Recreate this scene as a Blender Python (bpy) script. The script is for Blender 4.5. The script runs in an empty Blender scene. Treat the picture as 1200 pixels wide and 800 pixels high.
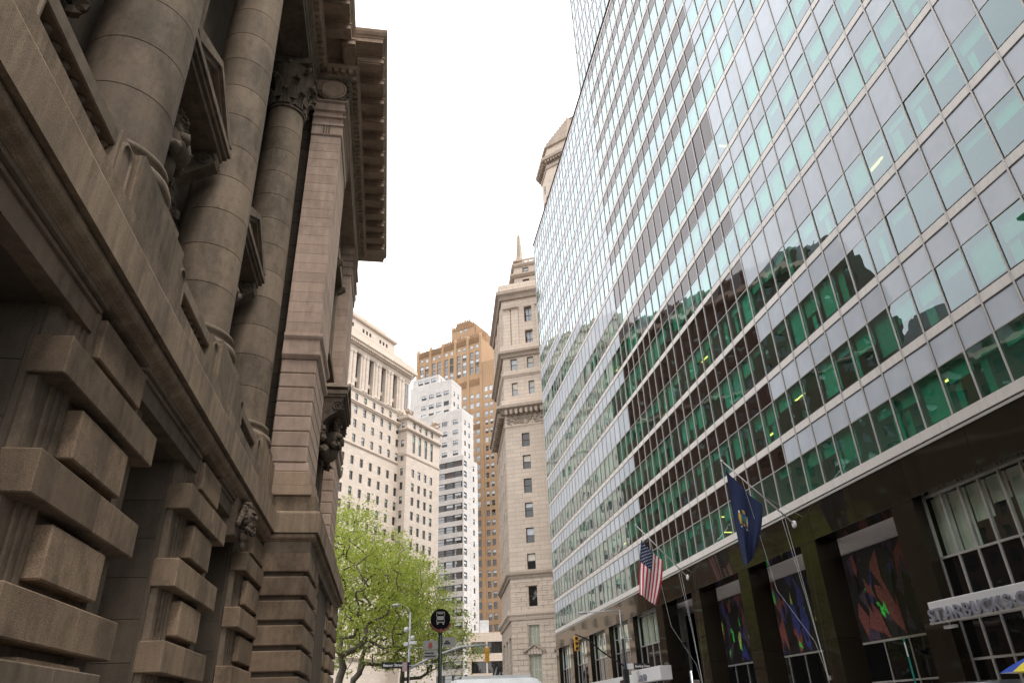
import bpy, math, random
import numpy as np
from mathutils import Matrix, Vector

random.seed(7)
NR = np.random.default_rng(11)
scene = bpy.context.scene
COL = scene.collection

# ------------------------------------------------------------------ camera
def norm3(v):
    v = np.array(v, float)
    return v / np.linalg.norm(v)
ZV = np.array([539. - 600, -1163. - 400])
YV = np.array([451. - 600, 846. - 400])
FPX = math.sqrt(-(ZV @ YV))
zc = norm3([ZV[0], ZV[1], FPX])
yc = norm3([YV[0], YV[1], FPX])
xc = np.cross(yc, zc)
RW = np.stack([xc, yc, zc])
cam_d = bpy.data.cameras.new("camera")
cam_d.sensor_width = 36.0
cam_d.lens = FPX / 1200.0 * 36.0
cam_d.clip_start = 0.05
cam_d.clip_end = 6000
cam = bpy.data.objects.new("camera", cam_d)
COL.objects.link(cam)
EYE = np.array([0.0, 0.0, 1.6])
cam.matrix_world = Matrix((
    (RW[0, 0], -RW[0, 1], -RW[0, 2], EYE[0]),
    (RW[1, 0], -RW[1, 1], -RW[1, 2], EYE[1]),
    (RW[2, 0], -RW[2, 1], -RW[2, 2], EYE[2]),
    (0, 0, 0, 1)))
scene.camera = cam

def pix(p):
    c = RW.T @ (np.array(p, float) - EYE)
    if c[2] < 0.1:
        return None
    return (600 + FPX * c[0] / c[2], 400 + FPX * c[1] / c[2])

# ------------------------------------------------------------------ sky + sun
SUN_AZ = 136.0      # compass style: 0 = +Y (up the street), 90 = +X
SUN_EL = 63.0
world = bpy.data.worlds.new("World")
scene.world = world
world.use_nodes = True
wn, wl = world.node_tree.nodes, world.node_tree.links
wn.clear()
w_out = wn.new("ShaderNodeOutputWorld")
w_bg = wn.new("ShaderNodeBackground")
w_sky = wn.new("ShaderNodeTexSky")
w_sky.sky_type = 'NISHITA'
w_sky.sun_disc = False
w_sky.sun_elevation = math.radians(SUN_EL)
w_sky.sun_rotation = math.radians(SUN_AZ)
w_sky.dust_density = 4.0
w_sc = wn.new("ShaderNodeMixRGB"); w_sc.blend_type = 'MULTIPLY'; w_sc.inputs[0].default_value = 1.0
w_sc.inputs[2].default_value = (0.085, 0.085, 0.085, 1)
w_tc = wn.new("ShaderNodeTexCoord")
w_no = wn.new("ShaderNodeTexNoise")
w_no.inputs['Scale'].default_value = 2.2
w_no.inputs['Detail'].default_value = 5.0
w_no.inputs['Roughness'].default_value = 0.55
w_rp = wn.new("ShaderNodeValToRGB")
w_rp.color_ramp.elements[0].position = 0.3
w_rp.color_ramp.elements[0].color = (1.28, 1.30, 1.34, 1)
w_rp.color_ramp.elements[1].position = 0.72
w_rp.color_ramp.elements[1].color = (1.62, 1.62, 1.62, 1)
w_mx = wn.new("ShaderNodeMixRGB"); w_mx.blend_type = 'MIX'; w_mx.inputs[0].default_value = 0.93
wl.new(w_tc.outputs['Generated'], w_no.inputs['Vector'])
wl.new(w_no.outputs['Fac'], w_rp.inputs['Fac'])
wl.new(w_sky.outputs['Color'], w_sc.inputs[1])
wl.new(w_sc.outputs['Color'], w_mx.inputs[1])
wl.new(w_rp.outputs['Color'], w_mx.inputs[2])
wl.new(w_mx.outputs['Color'], w_bg.inputs['Color'])
w_bg.inputs['Strength'].default_value = 1.0
wl.new(w_bg.outputs['Background'], w_out.inputs['Surface'])

sun_d = bpy.data.lights.new("sun", 'SUN')
sun_d.energy = 2.0
sun_d.angle = math.radians(16)
sun_d.color = (1.0, 0.95, 0.88)
sun = bpy.data.objects.new("sun", sun_d)
COL.objects.link(sun)
saz, sel = math.radians(SUN_AZ), math.radians(SUN_EL)
sdir = Vector((math.sin(saz) * math.cos(sel), math.cos(saz) * math.cos(sel), math.sin(sel)))
sun.rotation_euler = sdir.to_track_quat('Z', 'Y').to_euler()
sun.location = (0, 0, 150)

scene.view_settings.view_transform = 'Standard'
scene.view_settings.look = 'None'
scene.view_settings.exposure = 0.72
scene.view_settings.gamma = 1.0
scene.view_settings.use_curve_mapping = False
scene.render.resolution_x = 1024
scene.render.resolution_y = 682
scene.cycles.max_bounces = 8
scene.cycles.transparent_max_bounces = 12
scene.cycles.glossy_bounces = 3
scene.cycles.diffuse_bounces = 2
scene.cycles.caustics_reflective = False
scene.cycles.caustics_refractive = False

# ------------------------------------------------------------------ materials
def new_mat(name):
    m = bpy.data.materials.new(name)
    m.use_nodes = True
    nt = m.node_tree
    nt.nodes.clear()
    out = nt.nodes.new("ShaderNodeOutputMaterial")
    return m, nt.nodes, nt.links, out

def rgba(c):
    return (c[0], c[1], c[2], 1.0)

def noise(n, l, vec, scale, detail=4, rough=0.55, stretch=None):
    if stretch:
        mp = n.new("ShaderNodeMapping")
        mp.inputs['Scale'].default_value = stretch
        l.new(vec, mp.inputs['Vector'])
        vec = mp.outputs['Vector']
    t = n.new("ShaderNodeTexNoise")
    t.inputs['Scale'].default_value = scale
    t.inputs['Detail'].default_value = detail
    t.inputs['Roughness'].default_value = rough
    l.new(vec, t.inputs['Vector'])
    return t.outputs['Fac']

def remap(n, l, v, a, b, lo, hi):
    t = n.new("ShaderNodeMapRange")
    t.inputs['From Min'].default_value = a
    t.inputs['From Max'].default_value = b
    t.inputs['To Min'].default_value = lo
    t.inputs['To Max'].default_value = hi
    l.new(v, t.inputs['Value'])
    return t.outputs['Result']

def mul(n, l, a, b):
    t = n.new("ShaderNodeMath"); t.operation = 'MULTIPLY'
    l.new(a, t.inputs[0])
    if hasattr(b, 'default_value'):
        l.new(b, t.inputs[1])
    else:
        t.inputs[1].default_value = b
    return t.outputs[0]

def scaled_col(n, l, col_socket, fac):
    t = n.new("ShaderNodeVectorMath"); t.operation = 'SCALE'
    l.new(col_socket, t.inputs[0])
    l.new(fac, t.inputs['Scale'])
    return t.outputs[0]

def surface(name, c1, c2=None, rough=0.75, big=0.5, fine=35.0, fine_amt=0.25, bump=0.25, bump_dist=0.01,
            rand=0.12, streak=0.0, spec=0.3, metal=0.0, bump_scale=None, coat=0.0, brick=None, soot=0.0):
    """general weathered surface: two-tone large patches, fine speckle, rain streaks, per-piece tone"""
    m, n, l, out = new_mat(name)
    if c2 is None:
        c2 = tuple(x * 0.82 for x in c1)
    geo = n.new("ShaderNodeNewGeometry")
    pos = geo.outputs['Position']
    mix = n.new("ShaderNodeMixRGB")
    mix.inputs[1].default_value = rgba(c1)
    mix.inputs[2].default_value = rgba(c2)
    f = remap(n, l, noise(n, l, pos, big, 5, 0.6), 0.35, 0.68, 0.0, 1.0)
    l.new(f, mix.inputs[0])
    fac = remap(n, l, noise(n, l, pos, fine, 3, 0.6), 0.3, 0.7, 1 - fine_amt, 1 + fine_amt)
    oi = n.new("ShaderNodeObjectInfo")
    fac = mul(n, l, fac, remap(n, l, oi.outputs['Random'], 0, 1, 1 - rand, 1 + rand))
    if streak > 0:
        s = remap(n, l, noise(n, l, pos, 1.0, 4, 0.6, stretch=(5, 5, 0.35)), 0.38, 0.65, 1 - streak, 1 + streak * 0.5)
        fac = mul(n, l, fac, s)
    if soot > 0:
        s1 = remap(n, l, noise(n, l, pos, 0.9, 6, 0.7, stretch=(1, 1, 0.55)), 0.47, 0.62, 1.0, 1 - soot)
        fac = mul(n, l, fac, s1)
        s2 = remap(n, l, noise(n, l, pos, 4.5, 5, 0.75), 0.50, 0.68, 1.0, 1 - soot * 0.55)
        fac = mul(n, l, fac, s2)
    if brick:
        hd, bw, bh, dark = brick
        h_ = math.radians(hd)
        dt = n.new("ShaderNodeVectorMath"); dt.operation = 'DOT_PRODUCT'
        l.new(pos, dt.inputs[0]); dt.inputs[1].default_value = (math.sin(h_), math.cos(h_), 0)
        sp = n.new("ShaderNodeSeparateXYZ"); l.new(pos, sp.inputs[0])
        cb = n.new("ShaderNodeCombineXYZ"); l.new(dt.outputs['Value'], cb.inputs[0]); l.new(sp.outputs[2], cb.inputs[1])
        bk = n.new("ShaderNodeTexBrick")
        bk.inputs['Scale'].default_value = 1.0
        bk.inputs['Brick Width'].default_value = bw; bk.inputs['Row Height'].default_value = bh
        bk.inputs['Mortar Size'].default_value = 0.045; bk.inputs['Mortar Smooth'].default_value = 0.3
        bk.inputs['Color1'].default_value = (0.94, 0.94, 0.94, 1); bk.inputs['Color2'].default_value = (1.06, 1.06, 1.06, 1)
        bk.inputs['Mortar'].default_value = (dark, dark, dark, 1)
        l.new(cb.outputs[0], bk.inputs['Vector'])
        fac = mul(n, l, fac, bk.outputs['Color'])
    col = scaled_col(n, l, mix.outputs[0], fac)
    b = n.new("ShaderNodeBsdfPrincipled")
    l.new(col, b.inputs['Base Color'])
    b.inputs['Roughness'].default_value = rough
    b.inputs['Specular IOR Level'].default_value = spec
    b.inputs['Metallic'].default_value = metal
    if coat:
        b.inputs['Coat Weight'].default_value = coat
        b.inputs['Coat Roughness'].default_value = 0.05
    if bump > 0:
        bp = n.new("ShaderNodeBump")
        bp.inputs['Strength'].default_value = bump
        bp.inputs['Distance'].default_value = bump_dist
        l.new(noise(n, l, pos, bump_scale or fine, 4, 0.65), bp.inputs['Height'])
        l.new(bp.outputs['Normal'], b.inputs['Normal'])
    l.new(b.outputs[0], out.inputs['Surface'])
    return m

def plain(name, c, rough=0.5, spec=0.4, metal=0.0, coat=0.0, rand=0.0):
    m, n, l, out = new_mat(name)
    b = n.new("ShaderNodeBsdfPrincipled")
    geo = n.new("ShaderNodeNewGeometry")
    fac = remap(n, l, noise(n, l, geo.outputs['Position'], 3.0, 4, 0.6), 0.3, 0.7, 0.92, 1.08)
    if rand:
        oi = n.new("ShaderNodeObjectInfo")
        fac = mul(n, l, fac, remap(n, l, oi.outputs['Random'], 0, 1, 1 - rand, 1 + rand))
    rgb = n.new("ShaderNodeRGB"); rgb.outputs[0].default_value = rgba(c)
    l.new(scaled_col(n, l, rgb.outputs[0], fac), b.inputs['Base Color'])
    b.inputs['Roughness'].default_value = rough
    b.inputs['Specular IOR Level'].default_value = spec
    b.inputs['Metallic'].default_value = metal
    if coat:
        b.inputs['Coat Weight'].default_value = coat
        b.inputs['Coat Roughness'].default_value = 0.06
    l.new(b.outputs[0], out.inputs['Surface'])
    return m

def glass(name, tint, r0=0.16, wave=0.02, wave_scale=0.5, gloss=(0.90, 0.98, 0.97)):
    """thin coated architectural pane: tinted see-through plus mirror reflection rising with angle"""
    m, n, l, out = new_mat(name)
    geo = n.new("ShaderNodeNewGeometry")
    pos = geo.outputs['Position']
    bp = n.new("ShaderNodeBump")
    bp.inputs['Strength'].default_value = 1.0
    bp.inputs['Distance'].default_value = wave
    l.new(noise(n, l, pos, wave_scale, 2, 0.4), bp.inputs['Height'])
    lw = n.new("ShaderNodeLayerWeight")
    lw.inputs['Blend'].default_value = 0.5
    p = n.new("ShaderNodeMath"); p.operation = 'POWER'; p.inputs[1].default_value = 2.5
    l.new(lw.outputs['Facing'], p.inputs[0])
    f = remap(n, l, p.outputs[0], 0, 1, r0, 1.0)
    tr = n.new("ShaderNodeBsdfTransparent"); tr.inputs[0].default_value = rgba(tint)
    gl = n.new("ShaderNodeBsdfGlossy"); gl.inputs['Color'].default_value = rgba(gloss)
    gl.inputs['Roughness'].default_value = 0.0
    l.new(bp.outputs['Normal'], gl.inputs['Normal'])
    mx = n.new("ShaderNodeMixShader")
    l.new(f, mx.inputs[0]); l.new(tr.outputs[0], mx.inputs[1]); l.new(gl.outputs[0], mx.inputs[2])
    l.new(mx.outputs[0], out.inputs['Surface'])
    return m

def panel_glass(name, c, r0, wave=0.02, rough=0.02, rand=0.05, gloss=(1, 1, 1), rmax=1.0):
    """opaque back-painted glass panel: colour behind a mirror surface"""
    m, n, l, out = new_mat(name)
    geo = n.new("ShaderNodeNewGeometry")
    pos = geo.outputs['Position']
    bp = n.new("ShaderNodeBump")
    bp.inputs['Strength'].default_value = 1.0
    bp.inputs['Distance'].default_value = wave
    l.new(noise(n, l, pos, 0.5, 2, 0.4), bp.inputs['Height'])
    lw = n.new("ShaderNodeLayerWeight"); lw.inputs['Blend'].default_value = 0.5
    p = n.new("ShaderNodeMath"); p.operation = 'POWER'; p.inputs[1].default_value = 4.6
    l.new(lw.outputs['Facing'], p.inputs[0])
    f = remap(n, l, p.outputs[0], 0, 1, r0, rmax)
    oi = n.new("ShaderNodeObjectInfo")
    rgb = n.new("ShaderNodeRGB"); rgb.outputs[0].default_value = rgba(c)
    fac = remap(n, l, oi.outputs['Random'], 0, 1, 1 - rand, 1 + rand)
    fac = mul(n, l, fac, remap(n, l, noise(n, l, pos, 1.3, 4, 0.6), 0.3, 0.7, 0.95, 1.05))
    df = n.new("ShaderNodeBsdfDiffuse")
    l.new(scaled_col(n, l, rgb.outputs[0], fac), df.inputs['Color'])
    gl = n.new("ShaderNodeBsdfGlossy"); gl.inputs['Color'].default_value = rgba(gloss)
    gl.inputs['Roughness'].default_value = rough
    l.new(bp.outputs['Normal'], gl.inputs['Normal'])
    mx = n.new("ShaderNodeMixShader")
    l.new(f, mx.inputs[0]); l.new(df.outputs[0], mx.inputs[1]); l.new(gl.outputs[0], mx.inputs[2])
    l.new(mx.outputs[0], out.inputs['Surface'])
    return m

def emit(name, c, s):
    m, n, l, out = new_mat(name)
    e = n.new("ShaderNodeEmission")
    e.inputs[0].default_value = rgba(c); e.inputs[1].default_value = s
    l.new(e.outputs[0], out.inputs['Surface'])
    return m

def leafy(name, c1, c2):
    m, n, l, out = new_mat(name)
    geo = n.new("ShaderNodeNewGeometry")
    mix = n.new("ShaderNodeMixRGB")
    mix.inputs[1].default_value = rgba(c1); mix.inputs[2].default_value = rgba(c2)
    l.new(remap(n, l, noise(n, l, geo.outputs['Position'], 1.2, 6, 0.75), 0.3, 0.7, 0, 1), mix.inputs[0])
    d = n.new("ShaderNodeBsdfDiffuse"); l.new(mix.outputs[0], d.inputs[0])
    t = n.new("ShaderNodeBsdfTranslucent"); l.new(mix.outputs[0], t.inputs[0])
    mx = n.new("ShaderNodeMixShader"); mx.inputs[0].default_value = 0.5
    l.new(d.outputs[0], mx.inputs[1]); l.new(t.outputs[0], mx.inputs[2])
    l.new(mx.outputs[0], out.inputs['Surface'])
    return m

M = {}
M['granite'] = surface("bush_hammered_granite", (0.298, 0.209, 0.139), (0.218, 0.153, 0.104), 0.85, 0.7, 70, 0.36, 0.9, 0.014, 0.24, 0.10, soot=0.42)
M['granite_s'] = surface("smooth_granite", (0.235, 0.173, 0.123), (0.184, 0.139, 0.100), 0.8, 0.5, 60, 0.2, 0.2, 0.006, 0.16, 0.10, soot=0.40)
M['granite_w'] = surface("weathered_granite", (0.286, 0.206, 0.139), (0.191, 0.141, 0.100), 0.85, 0.9, 50, 0.28, 0.5, 0.01, 0.12, 0.28, soot=0.42)
M['granite_l'] = surface("ledge_granite", (0.382, 0.278, 0.191), (0.276, 0.202, 0.142), 0.85, 0.8, 70, 0.32, 0.7, 0.012, 0.10, 0.22, soot=0.32)
M['granite_p'] = surface("pink_granite", (0.519, 0.376, 0.297), (0.445, 0.323, 0.254), 0.8, 0.5, 70, 0.14, 0.15, 0.006, 0.12, 0.10, soot=0.22)
M['granite_shade'] = surface("shade_darkened_granite", (0.122, 0.091, 0.066), (0.090, 0.069, 0.051), 0.85, 0.5, 50, 0.16, 0.2, 0.008, 0.12, 0.12, soot=0.2)  # darker granite copy: the shade of the recesses is put into the colour
M['granite_c'] = surface("cornice_granite", (0.437, 0.306, 0.218), (0.341, 0.242, 0.175), 0.85, 0.8, 40, 0.2, 0.2, 0.008, 0.08, 0.10, soot=0.22)
M['carved'] = surface("carved_granite", (0.167, 0.123, 0.089), (0.098, 0.074, 0.055), 0.85, 3.0, 40, 0.25, 0.5, 0.02, 0.05, 0.15, soot=0.35)
M['slate'] = surface("slate_roof", (0.12, 0.12, 0.12), (0.09, 0.09, 0.10), 0.6, 1.0, 20, 0.2, 0.3)
M['dark_glass'] = panel_glass("dark_window_glass", (0.008, 0.008, 0.008), 0.03, 0.01)
M['brown_frame'] = plain("brown_window_frame", (0.06, 0.03, 0.022), 0.5)
# ------------------------------------------------------------------ mesh helpers
class MB:
    def __init__(s):
        s.v = []; s.f = []; s.m = []; s.smooth = False
    def quad(s, a, b, c, d, mi=0):
        i = len(s.v); s.v += [tuple(a), tuple(b), tuple(c), tuple(d)]
        s.f.append((i, i + 1, i + 2, i + 3)); s.m.append(mi)
    def poly(s, pts, mi=0):
        i = len(s.v); s.v += [tuple(p) for p in pts]
        s.f.append(tuple(range(i, i + len(pts)))); s.m.append(mi)
    def box(s, x0, x1, y0, y1, z0, z1, mi=0):
        i = len(s.v)
        s.v += [(x0, y0, z0), (x1, y0, z0), (x1, y1, z0), (x0, y1, z0), (x0, y0, z1), (x1, y0, z1), (x1, y1, z1), (x0, y1, z1)]
        for q in ((0, 3, 2, 1), (4, 5, 6, 7), (0, 1, 5, 4), (1, 2, 6, 5), (2, 3, 7, 6), (3, 0, 4, 7)):
            s.f.append(tuple(i + k for k in q)); s.m.append(mi)
        return s
    def cbox(s, x0, x1, y0, y1, z0, z1, b=0.02, mi=0):
        """box with chamfered edges"""
        X = (x0, x1); Y = (y0, y1); Z = (z0, z1)
        idx = {}
        for a in (0, 1):
            for c in (0, 1):
                for d in (0, 1):
                    sx, sy, sz = (1 if a == 0 else -1), (1 if c == 0 else -1), (1 if d == 0 else -1)
                    for ax in range(3):
                        p = [X[a] + sx * b, Y[c] + sy * b, Z[d] + sz * b]
                        p[ax] = (X[a], Y[c], Z[d])[ax]
                        idx[(a, c, d, ax)] = len(s.v); s.v.append(tuple(p))
        def add(keys, nrm):
            pts = [Vector(s.v[idx[k]]) for k in keys]
            nn = (pts[1] - pts[0]).cross(pts[2] - pts[0])
            ids = [idx[k] for k in keys]
            if nn.dot(Vector(nrm)) < 0:
                ids.reverse()
            s.f.append(tuple(ids)); s.m.append(mi)
        for a in (0, 1):
            q = -1 if a == 0 else 1
            add([(a, 0, 0, 0), (a, 1, 0, 0), (a, 1, 1, 0), (a, 0, 1, 0)], (q, 0, 0))
            add([(0, a, 0, 1), (1, a, 0, 1), (1, a, 1, 1), (0, a, 1, 1)], (0, q, 0))
            add([(0, 0, a, 2), (1, 0, a, 2), (1, 1, a, 2), (0, 1, a, 2)], (0, 0, q))
        for a in (0, 1):
            for c in (0, 1):
                qa, qc = (-1, 1)[a], (-1, 1)[c]
                add([(a, c, 0, 0), (a, c, 1, 0), (a, c, 1, 1), (a, c, 0, 1)], (qa, qc, 0))
                add([(a, 0, c, 0), (a, 1, c, 0), (a, 1, c, 2), (a, 0, c, 2)], (qa, 0, qc))
                add([(0, a, c, 1), (1, a, c, 1), (1, a, c, 2), (0, a, c, 2)], (0, qa, qc))
                for d in (0, 1):
                    add([(a, c, d, 0), (a, c, d, 1), (a, c, d, 2)], (qa, qc, (-1, 1)[d]))
        return s
    def sweep(s, poly, prof, mi=0, caps=True):
        """profile [(outward offset, z)] swept along an XY polyline; outward is to the right of travel"""
        P = [Vector((p[0], p[1])) for p in poly]
        offs = []
        for i in range(len(P)):
            dirs = []
            if i > 0: dirs.append((P[i] - P[i - 1]).normalized())
            if i < len(P) - 1: dirs.append((P[i + 1] - P[i]).normalized())
            ns = [Vector((d.y, -d.x)) for d in dirs]
            if len(ns) == 1:
                offs.append(ns[0])
            else:
                m = ns[0] + ns[1]
                offs.append(m / max(0.2, (1 + ns[0].dot(ns[1]))))
        rings = []
        for p, o in zip(P, offs):
            r = []
            for (a, z) in prof:
                q = p + o * a
                r.append(len(s.v)); s.v.append((q.x, q.y, z))
            rings.append(r)
        k = len(prof)
        for i in range(len(rings) - 1):
            A, B = rings[i], rings[i + 1]
            for j in range(k - 1):
                s.f.append((A[j], B[j], B[j + 1], A[j + 1])); s.m.append(mi)
        if caps:
            s.f.append(tuple(reversed(rings[0]))); s.m.append(mi)
            s.f.append(tuple(rings[-1])); s.m.append(mi)
        return s
    def extr_y(s, pts, y0, y1, mi=0):
        """closed XZ outline extruded along Y"""
        i = len(s.v); k = len(pts)
        s.v += [(p[0], y0, p[1]) for p in pts] + [(p[0], y1, p[1]) for p in pts]
        s.f.append(tuple(range(i, i + k))); s.m.append(mi)
        s.f.append(tuple(i + k + j for j in reversed(range(k)))); s.m.append(mi)
        for j in range(k):
            j2 = (j + 1) % k
            s.f.append((i + j2, i + j, i + k + j, i + k + j2)); s.m.append(mi)
        return s
    def extr_x(s, pts, x0, x1, mi=0):
        """closed YZ outline extruded along X"""
        i = len(s.v); k = len(pts)
        s.v += [(x0, p[0], p[1]) for p in pts] + [(x1, p[0], p[1]) for p in pts]
        s.f.append(tuple(i + j for j in reversed(range(k)))); s.m.append(mi)
        s.f.append(tuple(i + k + j for j in range(k))); s.m.append(mi)
        for j in range(k):
            j2 = (j + 1) % k
            s.f.append((i + j, i + j2, i + k + j2, i + k + j)); s.m.append(mi)
        return s
    def lathe(s, prof, cx=0, cy=0, n=24, mi=0, cap=True):
        rings = []
        for (r, z) in prof:
            ring = []
            for k in range(n):
                a = 2 * math.pi * k / n
                ring.append(len(s.v)); s.v.append((cx + r * math.cos(a), cy + r * math.sin(a), z))
            rings.append(ring)
        for A, B in zip(rings[:-1], rings[1:]):
            for k in range(n):
                s.f.append((A[k], A[(k + 1) % n], B[(k + 1) % n], B[k])); s.m.append(mi)
        if cap:
            s.f.append(tuple(reversed(rings[0]))); s.m.append(mi)
            s.f.append(tuple(rings[-1])); s.m.append(mi)
        return s
    def tube(s, pts, rad, n=8, mi=0, cap=True):
        P = [Vector(p) for p in pts]
        if not hasattr(rad, '__len__'): rad = [rad] * len(P)
        prev = None; rings = []
        for i, p in enumerate(P):
            if i == 0: t = P[1] - P[0]
            elif i == len(P) - 1: t = P[-1] - P[-2]
            else: t = P[i + 1] - P[i - 1]
            t.normalize()
            if prev is None:
                a = Vector((0, 0, 1)) if abs(t.z) < 0.9 else Vector((1, 0, 0))
                u = t.cross(a).normalized()
            else:
                u = (prev - t * prev.dot(t))
                u = u.normalized() if u.length > 1e-6 else t.orthogonal().normalized()
            w = t.cross(u); prev = u
            ring = []
            for k in range(n):
                a = 2 * math.pi * k / n
                q = p + (u * math.cos(a) + w * math.sin(a)) * rad[i]
                ring.append(len(s.v)); s.v.append(tuple(q))
            rings.append(ring)
        for A, B in zip(rings[:-1], rings[1:]):
            for k in range(n):
                s.f.append((A[k], A[(k + 1) % n], B[(k + 1) % n], B[k])); s.m.append(mi)
        if cap:
            s.f.append(tuple(reversed(rings[0]))); s.m.append(mi)
            s.f.append(tuple(rings[-1])); s.m.append(mi)
        return s
    def blob(s, c, r, n=8, mi=0, jit=0.0):
        """lumpy ellipsoid"""
        c = Vector(c)
        if not hasattr(r, '__len__'): r = (r, r, r)
        rings = []
        m = max(4, n // 2 + 1)
        for i in range(1, m):
            th = math.pi * i / m
            ring = []
            for k in range(n):
                a = 2 * math.pi * k / n
                q = 1 + random.uniform(-jit, jit)
                ring.append(len(s.v))
                s.v.append((c.x + r[0] * q * math.sin(th) * math.cos(a), c.y + r[1] * q * math.sin(th) * math.sin(a), c.z - r[2] * q * math.cos(th)))
            rings.append(ring)
        b = len(s.v); s.v.append((c.x, c.y, c.z - r[2])); t = len(s.v); s.v.append((c.x, c.y, c.z + r[2]))
        for k in range(n):
            s.f.append((b, rings[0][(k + 1) % n], rings[0][k])); s.m.append(mi)
            s.f.append((t, rings[-1][k], rings[-1][(k + 1) % n])); s.m.append(mi)
        for A, B in zip(rings[:-1], rings[1:]):
            for k in range(n):
                s.f.append((A[k], A[(k + 1) % n], B[(k + 1) % n], B[k])); s.m.append(mi)
        return s
    def wall(s, P0, P1, z0, z1, ops=(), depth=0.4, mi=0):
        """wall face with real openings; ops = (s0, s1, za, zb) along the wall; outward is right of P0->P1"""
        P0 = Vector(P0); P1 = Vector(P1)
        L = (P1 - P0).length; d = (P1 - P0) / L; nin = Vector((-d.y, d.x))
        ss = sorted({0.0, L, *[round(max(0, min(L, o[0])), 4) for o in ops], *[round(max(0, min(L, o[1])), 4) for o in ops]})
        zz = sorted({z0, z1, *[round(max(z0, min(z1, o[2])), 4) for o in ops], *[round(max(z0, min(z1, o[3])), 4) for o in ops]})
        def pt(a, z, dp=0.0):
            q = P0 + d * a + nin * dp
            return (q.x, q.y, z)
        for j in range(len(zz) - 1):
            zm = (zz[j] + zz[j + 1]) / 2
            row = [o for o in ops if o[2] < zm < o[3]]
            start = None
            for i in range(len(ss) - 1):
                sm = (ss[i] + ss[i + 1]) / 2
                hole = any(o[0] < sm < o[1] for o in row)
                if not hole and start is None: start = ss[i]
                if hole and start is not None:
                    s.quad(pt(start, zz[j]), pt(ss[i], zz[j]), pt(ss[i], zz[j + 1]), pt(start, zz[j + 1]), mi); start = None
            if start is not None:
                s.quad(pt(start, zz[j]), pt(ss[-1], zz[j]), pt(ss[-1], zz[j + 1]), pt(start, zz[j + 1]), mi)
        for (a, b, za, zb) in ops:
            s.quad(pt(a, za), pt(a, za, depth), pt(a, zb, depth), pt(a, zb), mi)
            s.quad(pt(b, za, depth), pt(b, za), pt(b, zb), pt(b, zb, depth), mi)
            s.quad(pt(a, za), pt(b, za), pt(b, za, depth), pt(a, za, depth), mi)
            s.quad(pt(a, zb, depth), pt(b, zb, depth), pt(b, zb), pt(a, zb), mi)
        return s
    def mesh(s, name, mats, smooth=False):
        me = bpy.data.meshes.new(name)
        me.from_pydata(s.v, [], s.f)
        if not isinstance(mats, (list, tuple)): mats = [mats]
        for m in mats: me.materials.append(m)
        if len(mats) > 1:
            me.polygons.foreach_set("material_index", s.m)
        if smooth:
            me.polygons.foreach_set("use_smooth", [True] * len(me.polygons))
        me.update()
        return me

WL = {}
def wloc(o):
    return WL.get(o.name, Vector((0, 0, 0))) if o else Vector((0, 0, 0))

def place(name, me, parent=None, loc=(0, 0, 0), rotz=0.0, rot=None):
    o = bpy.data.objects.new(name, me)
    COL.objects.link(o)
    o.parent = parent
    loc = Vector(loc)
    o.location = loc - wloc(parent)
    if rot is not None: o.rotation_euler = rot
    elif rotz: o.rotation_euler = (0, 0, rotz)
    WL[o.name] = loc
    return o

def part(name, mb, mats, parent, smooth=False, stuff=False):
    o = place(name, mb.mesh(name, mats, smooth), parent)
    if stuff: o['kind'] = 'stuff'
    return o

def thing(name, label, cat, loc=(0, 0, 0), group=None):
    o = bpy.data.objects.new(name, None)
    o.empty_display_size = 0.5
    COL.objects.link(o)
    o.location = loc
    WL[o.name] = Vector(loc)
    o['label'] = label; o['category'] = cat
    if group: o['group'] = group
    return o

def struct(name, mb, mats, smooth=False):
    o = place(name, mb.mesh(name, mats, smooth))
    o['kind'] = 'structure'
    return o

def one(name, mb, mats, label, cat, group=None, smooth=False):
    o = place(name, mb.mesh(name, mats, smooth))
    o['label'] = label; o['category'] = cat
    if group: o['group'] = group
    return o

# ------------------------------------------------------------------ ground
M['asphalt'] = surface("asphalt", (0.05, 0.05, 0.052), (0.04, 0.04, 0.042), 0.9, 0.4, 30, 0.3, 0.4)
M['pave'] = surface("pavement_concrete", (0.24, 0.23, 0.22), (0.20, 0.195, 0.185), 0.9, 0.4, 30, 0.12, 0.2)
M['kerb'] = surface("kerb_stone", (0.33, 0.32, 0.31), None, 0.85)
M['paint'] = surface("road_paint", (0.75, 0.75, 0.72), (0.55, 0.55, 0.52), 0.8, 2.0, 15, 0.15, 0.1)
mb = MB(); mb.quad((-3000, -3000, -0.13), (3000, -3000, -0.13), (3000, 3000, -0.13), (-3000, 3000, -0.13))
struct("road", mb, M['asphalt'])
mb = MB(); mb.box(-3.7, 1.2, -40, 39.5, -0.3, 0.0)
struct("pavement", mb, M['pave'])
mb = MB(); mb.box(15.5, 26, -40, 96, -0.3, 0.0)
M['pave_r'] = surface('pale_bounce_paving', (0.62, 0.59, 0.56), (0.54, 0.52, 0.49), 0.8, 0.4, 30, 0.1, 0.1)  # unseen paving, made pale to bounce light up to the arcade soffit
struct("pavement", mb, M['pave_r'])
mb = MB(); mb.box(1.2, 1.4, -40, 39.5, -0.3, 0.012)
struct("kerb", mb, M['kerb'])
mb = MB(); mb.box(15.3, 15.5, -40, 96, -0.3, 0.012)
struct("kerb", mb, M['kerb'])
mb = MB(); mb.box(-60, 2.6, 52, 120, -0.3, 0.0)
struct("park_pavement", mb, M['pave'])
mb = MB()
for k in range(20):
    mb.quad((8.35, -20 + k * 6, -0.126), (8.47, -20 + k * 6, -0.126), (8.47, -17 + k * 6, -0.126), (8.35, -17 + k * 6, -0.126))
struct("lane_marking", mb, M['paint'])
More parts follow.
